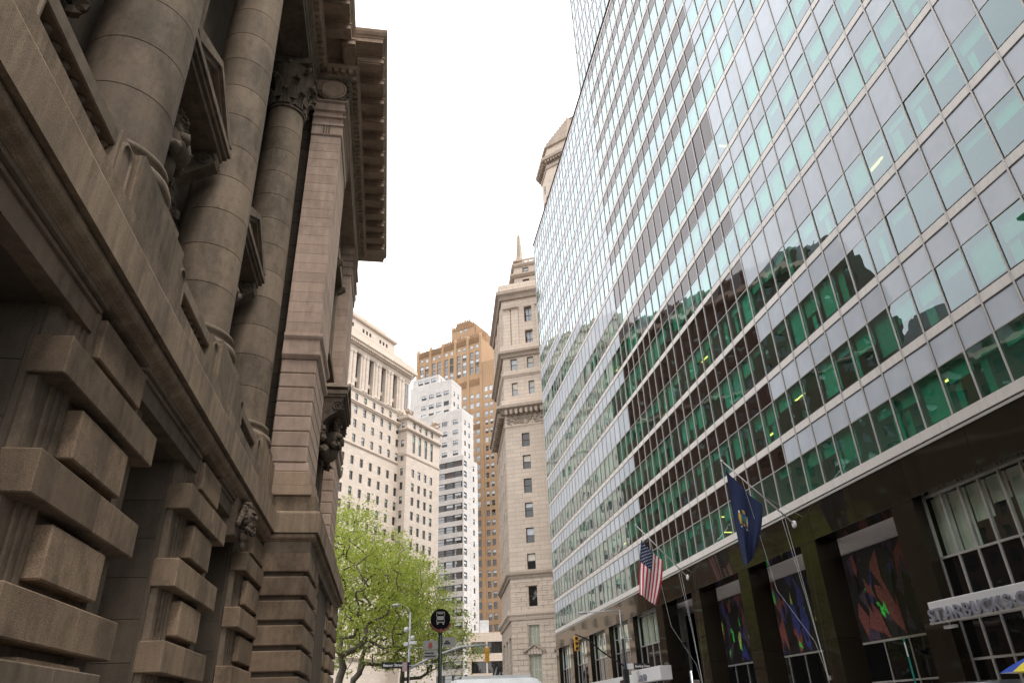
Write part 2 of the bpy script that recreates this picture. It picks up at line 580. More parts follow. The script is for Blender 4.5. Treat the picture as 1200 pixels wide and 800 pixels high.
# ------------------------------------------------------------------ stone custom house (left)
CH = thing("stone_customs_building", "dark brown granite building with giant columns, rusticated base and deep bracketed cornice", "building", (-6, 14, 0))
XB = -3.6          # face of the big rusticated blocks
XP = -2.36         # face of the corner pavilion blocks
YP0, YP1 = 21.8, 36.0
piers = [(-9.1, -5.8), (-3.52, -0.22), (2.04, 5.34), (7.6, 10.9), (13.2, 16.35), (19.08, 21.8)]
big_z = [(5.07, 5.53), (3.75, 4.22), (2.43, 2.91), (1.12, 1.60)]
small_z = [(5.65, 6.19), (4.37, 4.97), (3.05, 3.63), (1.74, 2.31)]

# basement wall with window openings
ops = []
bays = [(-5.8, -3.52), (-0.22, 2.04), (5.34, 7.6), (10.9, 13.2), (16.35, 19.08)]
for (a, b) in bays:
    ops.append((a + 12, b + 12, 1.2, 5.93))
mb = MB(); mb.wall((-3.98, -12), (-3.98, 21.9), -0.2, 7.2, ops, 2.2)
part("basement_wall", mb, M['granite_shade'], CH)
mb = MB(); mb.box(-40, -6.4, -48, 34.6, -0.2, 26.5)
part("building_core", mb, M['granite_shade'], CH)
for (a, b) in bays:
    w = MB()
    w.box(-6.12, -6.02, a, a + 0.14, 1.2, 5.93); w.box(-6.12, -6.02, b - 0.14, b, 1.2, 5.93)
    w.box(-6.12, -6.02, a + 0.14, b - 0.14, 5.75, 5.93); w.box(-6.12, -6.02, a + 0.14, b - 0.14, 3.6, 3.75)
    w.box(-6.11, -6.03, (a + b) / 2 - 0.05, (a + b) / 2 + 0.05, 1.2, 3.6)
    w.box(-6.11, -6.03, (a + b) / 2 - 0.05, (a + b) / 2 + 0.05, 3.75, 5.75)
    wo = part("window", w, M['brown_frame'], CH)
    g = MB(); g.quad((-6.08, b, 1.2), (-6.08, a, 1.2), (-6.08, a, 5.93), (-6.08, b, 5.93))
    g.v = [(-6.08, y, z) for (_, y, z) in g.v]
    part("pane", g, M['dark_glass'], wo)
    # jamb stones seen inside the opening (the reveal facing down the street)
    for k in range(8):
        z0 = 0.62 + k * 0.655; z1 = min(z0 + 0.645, 5.92)
        j = MB(); j.box(-6.0, -4.05, b - 0.03, b + 0.02, z0, z1)
        part("jamb_stone", j, M['granite_shade'], CH)
        if a > 15:
            pass
for pi, (a, b) in enumerate(piers):
    last = pi == len(piers) - 1
    core = MB()
    core.box(-4.0, -3.87, a + 0.06, b - (0 if last else 0.06), 0, 6.36)
    part("pier_face", core, M['granite_s'], CH)
    sides = ((a, 1),) if last else ((a, 1), (b, -1))
    for (e, sg) in sides:
        st = MB()
        for (o0, o1, xx) in ((0.36, 0.44, -3.835), (0.47, 0.56, -3.81), (0.60, 0.70, -3.79)):
            y0, y1 = sorted((e + sg * o0, e + sg * o1))
            st.box(-3.9, xx, y0, y1, 0.2, 6.1)
        part("surround_moulding", st, M['granite_s'], CH)
    for (z0, z1) in big_z:
        cut = a + (b - a) * random.uniform(0.42, 0.62)
        pieces = [(a, cut - 0.004), (cut + 0.004, b)] if (b - a) > 3 else [(a, b)]
        # one dressed band of two butted stones; only the outer arrises are rounded
        for q, (y0, y1) in enumerate(pieces):
            s = MB().cbox(-4.02, XB + random.uniform(-0.006, 0.006), y0, y1, z0, z1, 0.022 if len(pieces) == 1 else 0.016)
            part("rusticated_block", s, M['granite'], CH)
    for (z0, z1) in small_z:
        yb = b if last else b - 0.82
        s = MB().cbox(-4.02, XB - 0.05, a + 0.82, yb, z0, z1, 0.02)
        part("rusticated_block", s, M['granite'], CH)
    pl = MB().cbox(-4.05, -3.5, a + 0.05, b - 0.5 if not last else b, 0.0, 1.02, 0.02)
    part("plinth_stone", pl, M['granite_s'], CH)
# low light-coloured kerb wall block in front of the nearest pier
s = MB().cbox(-3.98, -3.5, 6.6, 8.95, 0.0, 2.24, 0.015); part("plinth_stone", s, M['granite_s'], CH)
s = MB().cbox(-3.98, -3.5, 8.96, 10.36, 0.0, 2.24, 0.015); part("plinth_stone", s, M['granite_s'], CH)

# window heads
for (a, b) in bays:
    h = MB()
    h.box(-4.0, -3.75, a - 0.70, b + 0.70, 5.935, 6.215)
    part("lintel", h, M['granite_s'], CH)
    h = MB()
    h.box(-4.0, -3.71, a - 0.74, b + 0.74, 6.22, 6.275); h.box(-4.0, -3.745, a - 0.74, b + 0.74, 6.275, 6.30)
    h.box(-4.0, -3.66, a - 0.78, b + 0.78, 6.30, 6.37)
    h.box(-4.0, -3.72, a - 0.78, a - 0.704, 5.6, 6.215); h.box(-4.0, -3.72, b + 0.704, b + 0.78, 5.6, 6.215)
    part("lintel_moulding", h, M['granite_s'], CH)

# guilloche strips beside the doorway
for (yy) in (15.62, 19.80):
    g = MB()
    z = 1.3
    while z < 6.0:
        g.blob((-3.80, yy, z), (0.05, 0.07, 0.075), 6)
        g.box(-3.85, -3.79, yy - 0.09, yy - 0.06, z, z + 0.08); g.box(-3.85, -3.79, yy + 0.06, yy + 0.09, z + 0.07, z + 0.15)
        z += 0.165
    part("carved_strip", g, M['carved'], CH)

def head(c, s, face, parent, wreath=True):
    """carved stone head; face = unit XY direction it looks along"""
    f = Vector((face[0], face[1], 0)).normalized(); r = Vector((f.y, -f.x, 0)); u = Vector((0, 0, 1)); c = Vector(c)
    mb = MB()
    def b(df, dr, du, rad, n=8, jit=0.0):
        p = c + f * df * s + r * dr * s + u * du * s
        mb.blob(p, tuple(x * s for x in rad) if hasattr(rad, '__len__') else rad * s, n, 0, jit)
    b(0, 0, 0, (0.40, 0.40, 0.52), 12)
    b(0.22, 0, -0.34, (0.22, 0.22, 0.2), 8)          # chin
    b(0.36, 0, 0.20, (0.12, 0.26, 0.07), 8)          # brow
    mb.extr_x([(0, 0), (0, 0), (0, 0)], 0, 0) if False else None
    b(0.46, 0, 0.0, (0.10, 0.07, 0.13), 6)           # nose
    b(0.50, 0, -0.06, (0.07, 0.09, 0.05), 6)
    b(0.33, 0.17, 0.02, (0.09, 0.11, 0.10), 6); b(0.33, -0.17, 0.02, (0.09, 0.11, 0.10), 6)
    b(0.40, 0, -0.22, (0.06, 0.13, 0.035), 6); b(0.38, 0, -0.28, (0.06, 0.11, 0.04), 6)
    for k in range(16):                              # hair and beard locks
        a = 2 * math.pi * k / 16
        if math.cos(a) > -0.75:
            b(0.02 + random.uniform(0, .15), 0.46 * math.sin(a), 0.1 + 0.46 * math.cos(a), random.uniform(0.12, 0.18), 6, 0.2)
    for k in range(7):
        a = math.pi * (k / 6 - 0.5)
        b(0.2 + 0.12 * math.cos(a), 0.26 * math.sin(a), -0.52 - 0.1 * math.cos(a), random.uniform(0.09, 0.13), 6, 0.2)
    if wreath:
        for sg in (-1, 1):
            for k in range(6):
                b(0.05, sg * (0.5 + 0.1 * k), 0.35 - 0.16 * k, (0.16, 0.14, 0.17), 6, 0.25)
        b(0.0, 0, -0.85, (0.2, 0.3, 0.3), 8, 0.1); b(0.0, 0, -1.2, (0.14, 0.18, 0.25), 8, 0.1)
        b(0.0, 0, 0.6, (0.22, 0.5, 0.16), 8, 0.15)
    return part("carved_head", mb, M['carved'], parent, True)

ks = MB(); ks.extr_x([(17.30, 5.55), (18.12, 5.55), (18.28, 6.38), (17.14, 6.38)], -4.3, -3.62)
part("keystone", ks, M['granite_s'], CH)
head((-3.5, 17.72, 6.02), 0.52, (1, -0.15), CH)
# ---- ledge cornice above the basement, cut into stones
def split_line(p, q, step, gap=0.006):
    p = Vector(p); q = Vector(q); L = (q - p).length; d = (q - p) / L
    n = max(1, round(L / step)); out = []
    for k in range(n):
        a = p + d * (L * k / n + (gap / 2 if k else 0)); b = p + d * (L * (k + 1) / n - (gap / 2 if k < n - 1 else 0))
        out.append((tuple(a), tuple(b)))
    return out
ledge = [(-0.45, 6.375), (-0.05, 6.375), (-0.05, 6.39), (-0.02, 6.40), (-0.02, 6.42), (0.01, 6.43), (0.06, 6.445), (0.095, 6.48), (0.105, 6.53), (0.095, 6.58), (0.065, 6.61),
         (0.065, 6.635), (0.185, 6.60), (0.19, 7.16), (0.165, 7.21), (0.12, 7.24), (-0.45, 7.24)]
plc = [(-0.45, 7.246), (0.035, 7.246), (0.03, 7.72), (-0.45, 7.72)]
def ledge_run(prof, name, mat, main_x, pav_x, step):
    runs = []
    for (p, q) in split_line((main_x, -9.0), (main_x, 19.9), step): runs.append([p, q])
    runs.append([(main_x, 19.906), (main_x, YP0), (pav_x, YP0), (pav_x, YP0 + 2.6)])
    for (p, q) in split_line((pav_x, YP0 + 2.606), (pav_x, YP1 - 2), step): runs.append([p, q])
    runs.append([(pav_x, YP1 - 1.994), (pav_x, YP1), (-12, YP1)])
    for r in runs:
        m_ = MB(); m_.sweep(r, prof)
        part(name, m_, M[mat], CH)
ledge_run(ledge, "ledge_stone", 'granite_l', XB, XP, 2.78)
ledge_run(plc, "parapet_plinth_stone", 'granite_w', XB - 0.02, XP - 0.02, 1.85)

# ---- columns, pedestals, balustrade
colY = [-1.90, 3.66, 9.22, 14.78, 20.34]
CX = -4.6
def arched_panel(mb, y0, y1, z0, z1, x, d=0.03):
    """raised arched rim on an east-facing block"""
    c = (y0 + y1) / 2; r = (y1 - y0) / 2
    pts = [(x, y0, z0)]
    for k in range(9):
        a = math.pi * (1 - k / 8)
        pts.append((x, c + r * math.cos(a), z1 - r + r * math.sin(a)))
    pts.append((x, y1, z0))
    mb.tube(pts, d, 5)
for k, c in enumerate(colY):
    d = MB(); d.cbox(-5.7, -3.62, c - 1.18, c + 1.18, 7.73, 8.58, 0.02)
    part("column_pedestal", d, M['granite_w'], CH)
    col = MB(); col.cbox(CX - 0.92, CX + 0.92, c - 0.92, c + 0.92, 8.585, 8.80, 0.015)
    base = part("column", col, M['granite_s'], CH)
    b = MB(); b.lathe([(0.93, 8.80), (0.96, 8.85), (0.97, 8.92), (0.94, 9.0), (0.86, 9.03), (0.82, 9.08), (0.81, 9.14), (0.85, 9.18), (0.88, 9.22), (0.87, 9.28), (0.82, 9.32), (0.76, 9.34)], CX, c, 40)
    part("column_base", b, M['granite_s'], base, True)
    nd = 12; z0 = 9.34; H = 21.5 - 9.34
    for q in range(nd):
        za = z0 + H * q / nd; zb = z0 + H * (q + 1) / nd
        def rr(z):
            t = (z - z0) / H
            return 0.745 - 0.115 * max(0, t - 0.2) ** 1.25 / 0.8 ** 1.25
        dm = MB(); dm.lathe([(rr(za), za + 0.010), (rr((za + zb) / 2), (za + zb) / 2), (rr(zb), zb - 0.010)], CX, c, 40, cap=False)
        dm.lathe([(rr(za) - 0.025, za - 0.004), (rr(za), za + 0.010)], CX, c, 40, cap=False); dm.lathe([(rr(zb), zb - 0.010), (rr(zb) - 0.025, zb + 0.004)], CX, c, 40, cap=False)
        part("column_drum", dm, M['granite_s'], base, True)
    # capital
    cp = MB()
    cp.lathe([(0.62, 21.5), (0.69, 21.53), (0.70, 21.60), (0.65, 21.64), (0.62, 21.66), (0.63, 22.4), (0.70, 23.0), (0.86, 23.5), (0.9, 23.55)], CX, c, 24)
    for row, (zb, zt, r0, r1, n, off) in enumerate([(21.68, 22.35, 0.64, 0.86, 8, 0), (21.95, 22.95, 0.66, 0.95, 8, 0.5)]):
        for j in range(n):
            a = 2 * math.pi * (j + off) / n
            ca, sa = math.cos(a), math.sin(a)
            for w in (-1, 0, 1):
                pts = []; rad = []
                for t in range(6):
                    u = t / 5
                    r = r0 + 0.05 * u + (r1 - r0) * max(0, u - 0.5) ** 1.5 / 0.35
                    z = zb + (zt - zb) * (u if u < 0.9 else 0.9 - (u - 0.9))
                    lat = w * 0.13 * (1 - 0.4 * u)
                    pts.append((CX + r * ca - lat * sa, c + r * sa + lat * ca, z)); rad.append(0.085 * (1 - 0.55 * u))
                cp.tube(pts, rad, 5)
            cp.blob((CX + r1 * 1.02 * ca, c + r1 * 1.02 * sa, zt - 0.12), 0.085, 6)
    for sx in (-1, 1):
        for sy in (-1, 1):                     # corner volutes
            pts = []
            for t in range(18):
                u = t / 17; a = 0.6 + u * 8.5; r = 0.26 * (1 - 0.85 * u)
                rad_ = 0.98 + r * math.cos(a)
                pts.append((CX + sx * rad_ * 0.72, c + sy * rad_ * 0.72, 23.35 + r * math.sin(a)))
            cp.tube(pts, 0.06, 5)
            cp.blob((CX + sx * 0.71, c + sy * 0.71, 23.35), (0.1, 0.1, 0.1), 6)
    for j in range(4):
        a = math.pi / 2 * j
        cp.blob((CX + 0.86 * math.cos(a), c + 0.86 * math.sin(a), 23.6), 0.13, 6, 0, 0.2)
    ab = []
    for j in range(4):
        a = math.pi / 4 + math.pi / 2 * j
        a2 = a + math.pi / 2
        for t in range(6):
            u = t / 6
            r_c = 1.22; x0_, y0_ = r_c * math.cos(a), r_c * math.sin(a); x1_, y1_ = r_c * math.cos(a2), r_c * math.sin(a2)
            x = x0_ + (x1_ - x0_) * u; y = y0_ + (y1_ - y0_) * u
            k_ = 1 - 0.09 * math.sin(math.pi * u)
            ab.append((x * k_, y * k_))
    i0 = len(cp.v)
    for zz_ in (23.6, 23.94):
        for (x, y) in ab: cp.v.append((CX + x, c + y, zz_))
    n_ = len(ab)
    for j in range(n_):
        cp.f.append((i0 + j, i0 + (j + 1) % n_, i0 + n_ + (j + 1) % n_, i0 + n_ + j)); cp.m.append(0)
    cp.f.append(tuple(i0 + j for j in reversed(range(n_)))); cp.m.append(0)
    cp.f.append(tuple(i0 + n_ + j for j in range(n_))); cp.m.append(0)
    part("column_capital", cp, M['carved'], base)
# balustrades between pedestals
bal = MB()
bal.lathe([(0.09, 0.0), (0.09, 0.05), (0.05, 0.07), (0.10, 0.16), (0.105, 0.22), (0.05, 0.36), (0.045, 0.40), (0.08, 0.43), (0.08, 0.475)], 0, 0, 10)
bal_me = bal.mesh("baluster", M['carved'], True)
for k in range(len(colY) - 1):
    a, b = colY[k] + 1.19, colY[k + 1] - 1.19
    e = MB(); e.cbox(-4.2, -3.68, b - 0.55, b - 0.004, 7.73, 8.5, 0.012); arched_panel(e, b - 0.46, b - 0.12, 7.8, 8.42, -3.675)
    part("balustrade_end", e, M['granite_s'], CH)
    e = MB(); e.cbox(-4.2, -3.68, a + 0.004, a + 0.5, 7.73, 8.5, 0.012); arched_panel(e, a + 0.1, a + 0.42, 7.8, 8.42, -3.675)
    part("balustrade_end", e, M['granite_s'], CH)
    n = 9
    for j in range(n):
        y = a + 0.62 + (b - a - 1.22) * j / (n - 1)
        place("baluster", bal_me, CH, (-3.86, y, 7.725))
    cpn = MB(); cpn.cbox(-4.15, -3.71, a + 0.504, b - 0.554, 8.2, 8.44, 0.02)
    part("coping", cpn, M['granite_s'], CH)

# ---- wall behind the columns with pedimented windows
cen = [0.88, 6.44, 12.0, 17.56]
ops = []
for c in cen:
    ops.append((c - 0.95 + 12, c + 0.95 + 12, 9.0, 12.5)); ops.append((c - 0.9 + 12, c + 0.9 + 12, 16.4, 20.6))
mb = MB(); mb.wall((-5.7, -12), (-5.7, 23), 7.2, 24.0, ops, 0.45)
part("upper_wall", mb, M['granite_shade'], CH)
mb = MB(); mb.quad((-3.9, -12, 7.21), (-3.9, 22, 7.21), (-5.9, 22, 7.21), (-5.9, -12, 7.21)); part("colonnade_floor", mb, M['granite_shade'], CH)
def console(mb, x_wall, x_out, y0, y1, zt, zb):
    """S-scroll bracket in XZ profile extruded along Y"""
    h = zt - zb; d = x_out - x_wall
    pts = [(x_wall, zt), (x_out, zt), (x_out + 0.02 * d, zt - 0.1 * h), (x_out, zt - 0.22 * h), (x_out - 0.22 * d, zt - 0.34 * h), (x_out - 0.5 * d, zt - 0.48 * h),
           (x_out - 0.66 * d, zt - 0.62 * h), (x_out - 0.62 * d, zt - 0.78 * h), (x_out - 0.66 * d, zt - 0.92 * h), (x_out - 0.85 * d, zb), (x_wall, zb)]
    mb.extr_y(pts, y0, y1)
    for (px, pz, r) in ((x_out - 0.18 * d, zt - 0.16 * h, 0.16 * h), (x_out - 0.78 * d, zt - 0.82 * h, 0.13 * h)):
        for yy in (y0 - 0.02, y1 + 0.02):
            pts3 = []
            for t in range(14):
                a = t * 0.8; rr_ = r * (1 - t / 15)
                pts3.append((px + rr_ * math.cos(a), yy, pz + rr_ * math.sin(a)))
            mb.tube(pts3, 0.022, 4)
def pedimented_window(c, xw, xo, zs, parent, hw=1.0, pw=1.82, tz=14.9, with_head=True):
    """architrave, consoles and triangular pediment in front of an opening"""
    fr = MB()
    for sg in (-1, 1):
        y0, y1 = sorted((c + sg * hw, c + sg * (hw + 0.32)))
        fr.box(xw - 0.05, xw + 0.30, y0, y1, zs, zs + 3.55)
        y0, y1 = sorted((c + sg * (hw + 0.32), c + sg * (hw + 0.42)))
        fr.box(xw - 0.05, xw + 0.36, y0, y1, zs, zs + 3.6)
        y0, y1 = sorted((c + sg * (hw + 0.44), c + sg * (hw + 0.74)))
        fr.box(xw - 0.05, xw + 0.20, y0, y1, zs - 0.1, zs + 3.7)
    fr.box(xw - 0.05, xw + 0.31, c - hw, c + hw, zs + 3.5, zs + 3.85)
    fr.box(xw - 0.05, xw + 0.42, c - hw - 0.5, c + hw + 0.5, zs + 3.85, zs + 4.3)
    a = part("window_surround", fr, M['granite_s'], parent)
    for sg in (-1, 1):
        cs = MB(); console(cs, xw + 0.1, xo - 0.18, c + sg * (hw + 0.5) - 0.18, c + sg * (hw + 0.5) + 0.18, zs + 4.36, zs + 2.9)
        for q in range(7):
            cs.blob((xw + 0.45 + random.uniform(-.1, .1), c + sg * (hw + 0.5) + random.uniform(-.2, .2), zs + 3.2 - 0.13 * q + random.uniform(-.15, .15)), random.uniform(0.08, 0.2), 7, 0, 0.35)
        part("console", cs, M['carved'], a)
    pd = MB()
    zb = zs + 4.36
    zt = tz - 0.72
    L = xo
    pd.box(xw, L - 0.14, c - pw + 0.12, c + pw - 0.12, zb, zb + 0.14)
    pd.box(xw, L - 0.06, c - pw + 0.05, c + pw - 0.05, zb + 0.14, zb + 0.26)
    pd.box(xw, L, c - pw, c + pw, zb + 0.26, zb + 0.42)
    zc_ = zb + 0.42
    pd.extr_x([(c - pw + 0.2, zc_), (c + pw - 0.2, zc_), (c, tz - 0.42)], xw, L - 0.5)
    for sg in (-1, 1):
        e = (c + sg * pw, zc_); t_ = (c, tz)
        for (off0, off1, xx) in ((0.0, 0.16, L), (0.16, 0.28, L - 0.08), (0.28, 0.42, L - 0.2)):
            pts = [(e[0], zc_ + 0.002 + 0.16 - off0 - (0.16 if off0 else 0) * 0), (c, tz - off0), (c, tz - off1), (e[0] - sg * off1 * 2.2, zc_ + 0.002)]
            pts[0] = (e[0] - sg * off0 * 2.2, zc_ + 0.001 + (0.14 if off0 == 0 else 0.0))
            if sg > 0: pts.reverse()
            pd.extr_x(pts, xw, xx)
    part("pediment", pd, M['granite_s'], a)
    if with_head:
        head((xw + 0.80, c - 0.05, zs + 3.80), 0.56, (1, -0.25), a, False)
        sh_ = MB(); sh_.blob((xw + 0.75, c, zs + 3.2), (0.45, 0.55, 0.42), 12, 0, 0.05); sh_.blob((xw + 0.6, c, zs + 2.75), (0.4, 0.4, 0.45), 10, 0, 0.08)
        for q_ in range(14): sh_.blob((xw + 0.95 + random.uniform(-.2, .15), c + random.uniform(-.5, .5), zs + 3.2 + random.uniform(-.4, .3)), random.uniform(.1, .18), 6, 0, 0.3)
        part('carved_bust', sh_, M['carved'], a, True)
    return a
for c in cen:
    a = pedimented_window(c, -5.7, -4.25, 9.05, CH)
    w = MB()
    w.box(-6.08, -6.0, c - 0.95, c - 0.85, 9.0, 12.5); w.box(-6.08, -6.0, c + 0.85, c + 0.95, 9.0, 12.5); w.box(-6.08, -6.0, c - 0.05, c + 0.05, 9, 12.5)
    w.box(-6.08, -6.0, c - 0.85, c - 0.05, 11.2, 11.32); w.box(-6.08, -6.0, c + 0.05, c + 0.85, 11.2, 11.32)
    wo = part("window", w, M['brown_frame'], CH)
    g = MB(); g.quad((-6.05, c - 0.95, 9), (-6.05, c + 0.95, 9), (-6.05, c + 0.95, 12.5), (-6.05, c - 0.95, 12.5)); part("pane", g, M['dark_glass'], wo)
    u = MB()
    for sg in (-1, 1):
        y0, y1 = sorted((c + sg * 0.9, c + sg * 1.12)); u.box(-5.72, -5.45, y0, y1, 16.2, 20.8)
        y0, y1 = sorted((c + sg * 1.14, c + sg * 1.3)); u.box(-5.72, -5.38, y0, y1, 16.2, 20.8)
        y0, y1 = sorted((c + sg * 1.34, c + sg * 1.55)); u.box(-5.72, -5.5, y0, y1, 16.2, 20.8)
    u.box(-5.72, -5.38, c - 1.3, c + 1.3, 20.8, 21.2); u.box(-5.72, -5.3, c - 1.5, c + 1.5, 16.0, 16.2)
    part("window_surround", u, M['granite_s'], CH)
    g = MB(); g.quad((-6.05, c - 0.9, 16.4), (-6.05, c + 0.9, 16.4), (-6.05, c + 0.9, 20.6), (-6.05, c - 0.9, 20.6)); part("window", g, M['dark_glass'], CH)

# ---- corner pavilion, rusticated basement
courses = [(6.05 - 0.653 * k - 0.53, 6.05 - 0.653 * k) for k in range(10)]
mb = MB(); mb.box(-12, XP - 0.16, YP0 + 0.12, YP1 - 0.1, -0.2, 7.2); part("pavilion_core", mb, M['granite_shade'], CH)
for (z0, z1) in courses:
    z0 = max(z0, 0)
    if z1 < 0.3: continue
    s = MB().cbox(-3.70, XP, YP0, YP0 + 3.0, z0, z1, 0.03); part("rusticated_block", s, M['granite'], CH)
    s = MB().cbox(-3.70, XP, YP0 + 10.3, YP1 - 0.02, z0, z1, 0.03); part("rusticated_block", s, M['granite'], CH)
    s = MB().cbox(-3.70, XP - 0.1, YP0 + 3.4, YP0 + 4.6, z0, z1, 0.03); part("rusticated_block", s, M['granite'], CH)
    s = MB().cbox(-3.70, XP - 0.1, YP0 + 8.7, YP0 + 9.9, z0, z1, 0.03); part("rusticated_block", s, M['granite'], CH)
s = MB().box(-3.7, XP - 0.03, YP0 + 0.03, YP1 - 0.03, 6.06, 6.37); part("frieze_band", s, M['granite_s'], CH)
g = MB(); g.quad((XP - 0.14, YP0 + 4.6, 0.5), (XP - 0.14, YP0 + 8.7, 0.5), (XP - 0.14, YP0 + 8.7, 5.9), (XP - 0.14, YP0 + 4.6, 5.9)); part("recess_wall", g, M['granite_shade'], CH)
# pavilion upper storey
PX = -2.74; PL = -3.87; PY = 21.7
def pav_pier(y0, y1, first):
    s = MB().cbox(PL - 0.05, PX + 0.24, y0 - 0.05 + (0.02 if first else 0), y1 + 0.1, 7.73, 8.02, 0.015); part("pier_base_stone", s, M['granite_c'], CH)
    s = MB().cbox(PL - 0.03, PX + 0.16, y0 + 0.0, y1 + 0.06, 8.024, 8.46, 0.02); part("pier_base_stone", s, M['granite_c'], CH)
    s = MB().cbox(PL - 0.02, PX + 0.08, y0 + 0.02, y1 + 0.04, 8.464, 8.75, 0.03); part("pier_base_stone", s, M['granite_p'], CH)
    for k in range(7):
        z0 = 8.755 + k * 0.503
        s = MB().cbox(PL, PX, y0, y1, z0, z0 + 0.497, 0.035); part("pier_stone", s, M['granite_p'], CH)
    m_ = MB()
    m_.sweep([(PL, y0), (PX, y0), (PX, y1), (PL, y1)], [(-0.3, 12.28), (0.0, 12.28), (0.06, 12.36), (0.10, 12.42), (0.10, 12.52), (0.04, 12.54), (0.04, 12.98), (0.08, 13.02), (0.12, 13.1), (0.12, 13.2), (0.02, 13.26), (-0.3, 13.26)])
    part("pier_band", m_, M['granite_p'], CH)
    n = 22
    for k in range(n):
        z0 = 13.27 + k * (22.14 - 13.27) / n
        s = MB().cbox(PL, PX, y0, y1, z0, z0 + (22.14 - 13.27) / n - 0.003, 0.007); part("pier_stone", s, M['granite_p'], CH)
    m_ = MB(); m_.sweep([(PL, y0), (PX, y0), (PX, y1), (PL, y1)], [(-0.3, 22.145), (0.02, 22.145), (0.05, 22.2), (0.05, 22.6), (0.1, 22.64), (0.1, 22.7), (-0.3, 22.7)])
    part("pier_capital", m_, M['granite_p'], CH)
    m_ = MB()
    for q in range(3):
        m_.box(-3.42 + q * 0.1, -3.37 + q * 0.1, y0 - 0.075, y0 - 0.045, 22.25, 22.57)
    part("triglyph", m_, M['granite_s'], CH)
    for (za, zb, o) in ((22.705, 23.1, 0.04), (23.1, 23.5, 0.0), (23.5, 23.95, 0.05)):
        m_ = MB(); m_.sweep([(PL, y0), (PX, y0), (PX, y1), (PL, y1)], [(-0.3, za), (o, za), (o, zb - 0.1), (o + 0.1, zb - 0.05), (o + 0.1, zb), (-0.3, zb)])
        part("architrave_stone", m_, M['granite_p'], CH)
pav_pier(PY, 24.8, True)
pav_pier(31.75, 35.0, False)
# return wall between the last column and the pavilion pier
for k in range(32):
    z0 = 7.3 + k * 0.52
    s = MB().cbox(-5.9, PL + 0.01, 22.25, 22.6, z0, z0 + 0.512, 0.012); part("return_wall_stone", s, M['granite_shade'], CH)
# recessed east wall of the pavilion with its pedimented window
mb = MB(); mb.wall((-3.35, 24.7), (-3.35, 31.85), 7.2, 24.0, [(2.7, 4.45, 8.4, 11.6), (2.7, 4.45, 15.6, 19.6)], 0.4); part("pavilion_wall", mb, M['granite_s'], CH)
mb = MB(); mb.box(-6, -3.72, 22.6, 34.98, 7.2, 26.0); part("pavilion_core", mb, M['dark_glass'], CH)
pedimented_window(28.27, -3.35, -2.05, 8.6, CH, 0.9, 1.7, 14.4)
u = MB()
for sg in (-1, 1):
    y0, y1 = sorted((28.27 + sg * 0.9, 28.27 + sg * 1.3)); u.box(-3.36, -3.1, y0, y1, 15.4, 19.9)
u.box(-3.36, -2.9, 26.8, 29.7, 19.9, 20.4); u.box(-3.36, -2.9, 26.8, 29.7, 15.1, 15.4)
console(u, -3.35, -2.75, 27.0, 27.25, 19.9, 19.2); console(u, -3.35, -2.75, 29.3, 29.55, 19.9, 19.2)
part("window_surround", u, M['granite_s'], CH)
# far (park) side of the pavilion
mb = MB(); mb.quad((PX, 35.02, 7.2), (-30, 35.02, 7.2), (-30, 35.02, 26), (PX, 35.02, 26)); part("pavilion_wall", mb, M['granite_s'], CH)

# ---- entablature
FX, FPXX = -3.92, -2.64
line = [(FX, -12), (FX, PY + 0.02), (FPXX, PY + 0.02), (FPXX, 34.9), (-30, 34.9)]
m_ = MB(); m_.sweep([(FX, -12), (FX, PY + 0.4)], [(-1.0, 23.96), (0.0, 23.96), (0.0, 24.25), (0.04, 24.27), (0.04, 24.5), (0.1, 24.56), (0.1, 24.62), (-1.0, 24.62)]); part("architrave", m_, M['granite_s'], CH)
m_ = MB(); m_.sweep([(FX, -12), (FX, PY + 0.4)], [(-0.9, 24.625), (-0.02, 24.625), (-0.02, 25.25), (-0.9, 25.25)]); part("frieze", m_, M['granite_shade'], CH)
m_ = MB(); m_.box(-5.9, FX - 0.95, -12, 22.4, 23.9, 24.0); part("colonnade_ceiling", m_, M['granite_shade'], CH)
m_ = MB(); m_.sweep([(PL, PY + 0.02), (FPXX, PY + 0.02), (FPXX, 34.9), (-30, 34.9)], [(-0.9, 23.955), (-0.02, 23.955), (-0.02, 25.25), (-0.9, 25.25)]); part("frieze", m_, M['granite_c'], CH)
m_ = MB(); m_.sweep(line, [(-0.8, 25.255), (0.0, 25.255), (0.06, 25.3), (0.1, 25.36), (0.1, 25.4), (-0.8, 25.4)]); part("bed_moulding", m_, M['granite_s'], CH)
m_ = MB(); m_.sweep(line, [(-0.8, 25.405), (0.1, 25.405), (0.1, 25.66), (0.3, 25.66), (0.34, 25.72), (0.42, 25.78), (-0.8, 25.78)]); part("bed_moulding", m_, M['granite_c'], CH)
def along(p, q, step):
    p = Vector(p); q = Vector(q); L = (q - p).length; n = int(round(L / step)); d = (q - p) / L
    return [(p + d * (L * (k + 0.5) / n), d) for k in range(n)]
dent = MB().box(-0.08, 0.08, -0.14, 0.10, 0, 0.2); dent_me = dent.mesh("dentil", M['granite_c'])
segs = [((FX, -4), (FX, PY - 0.2)), ((FX + 0.34, PY + 0.02), (FPXX + 0.2, PY + 0.02)), ((FPXX, PY), (FPXX, 34.9))]
for (p, q) in segs:
    for (pt, d) in along(p, q, 0.29):
        n = Vector((d.y, -d.x)); w = pt + n * 0.17
        place("dentil", dent_me, CH, (w.x, w.y, 25.45), math.atan2(d.y, d.x))
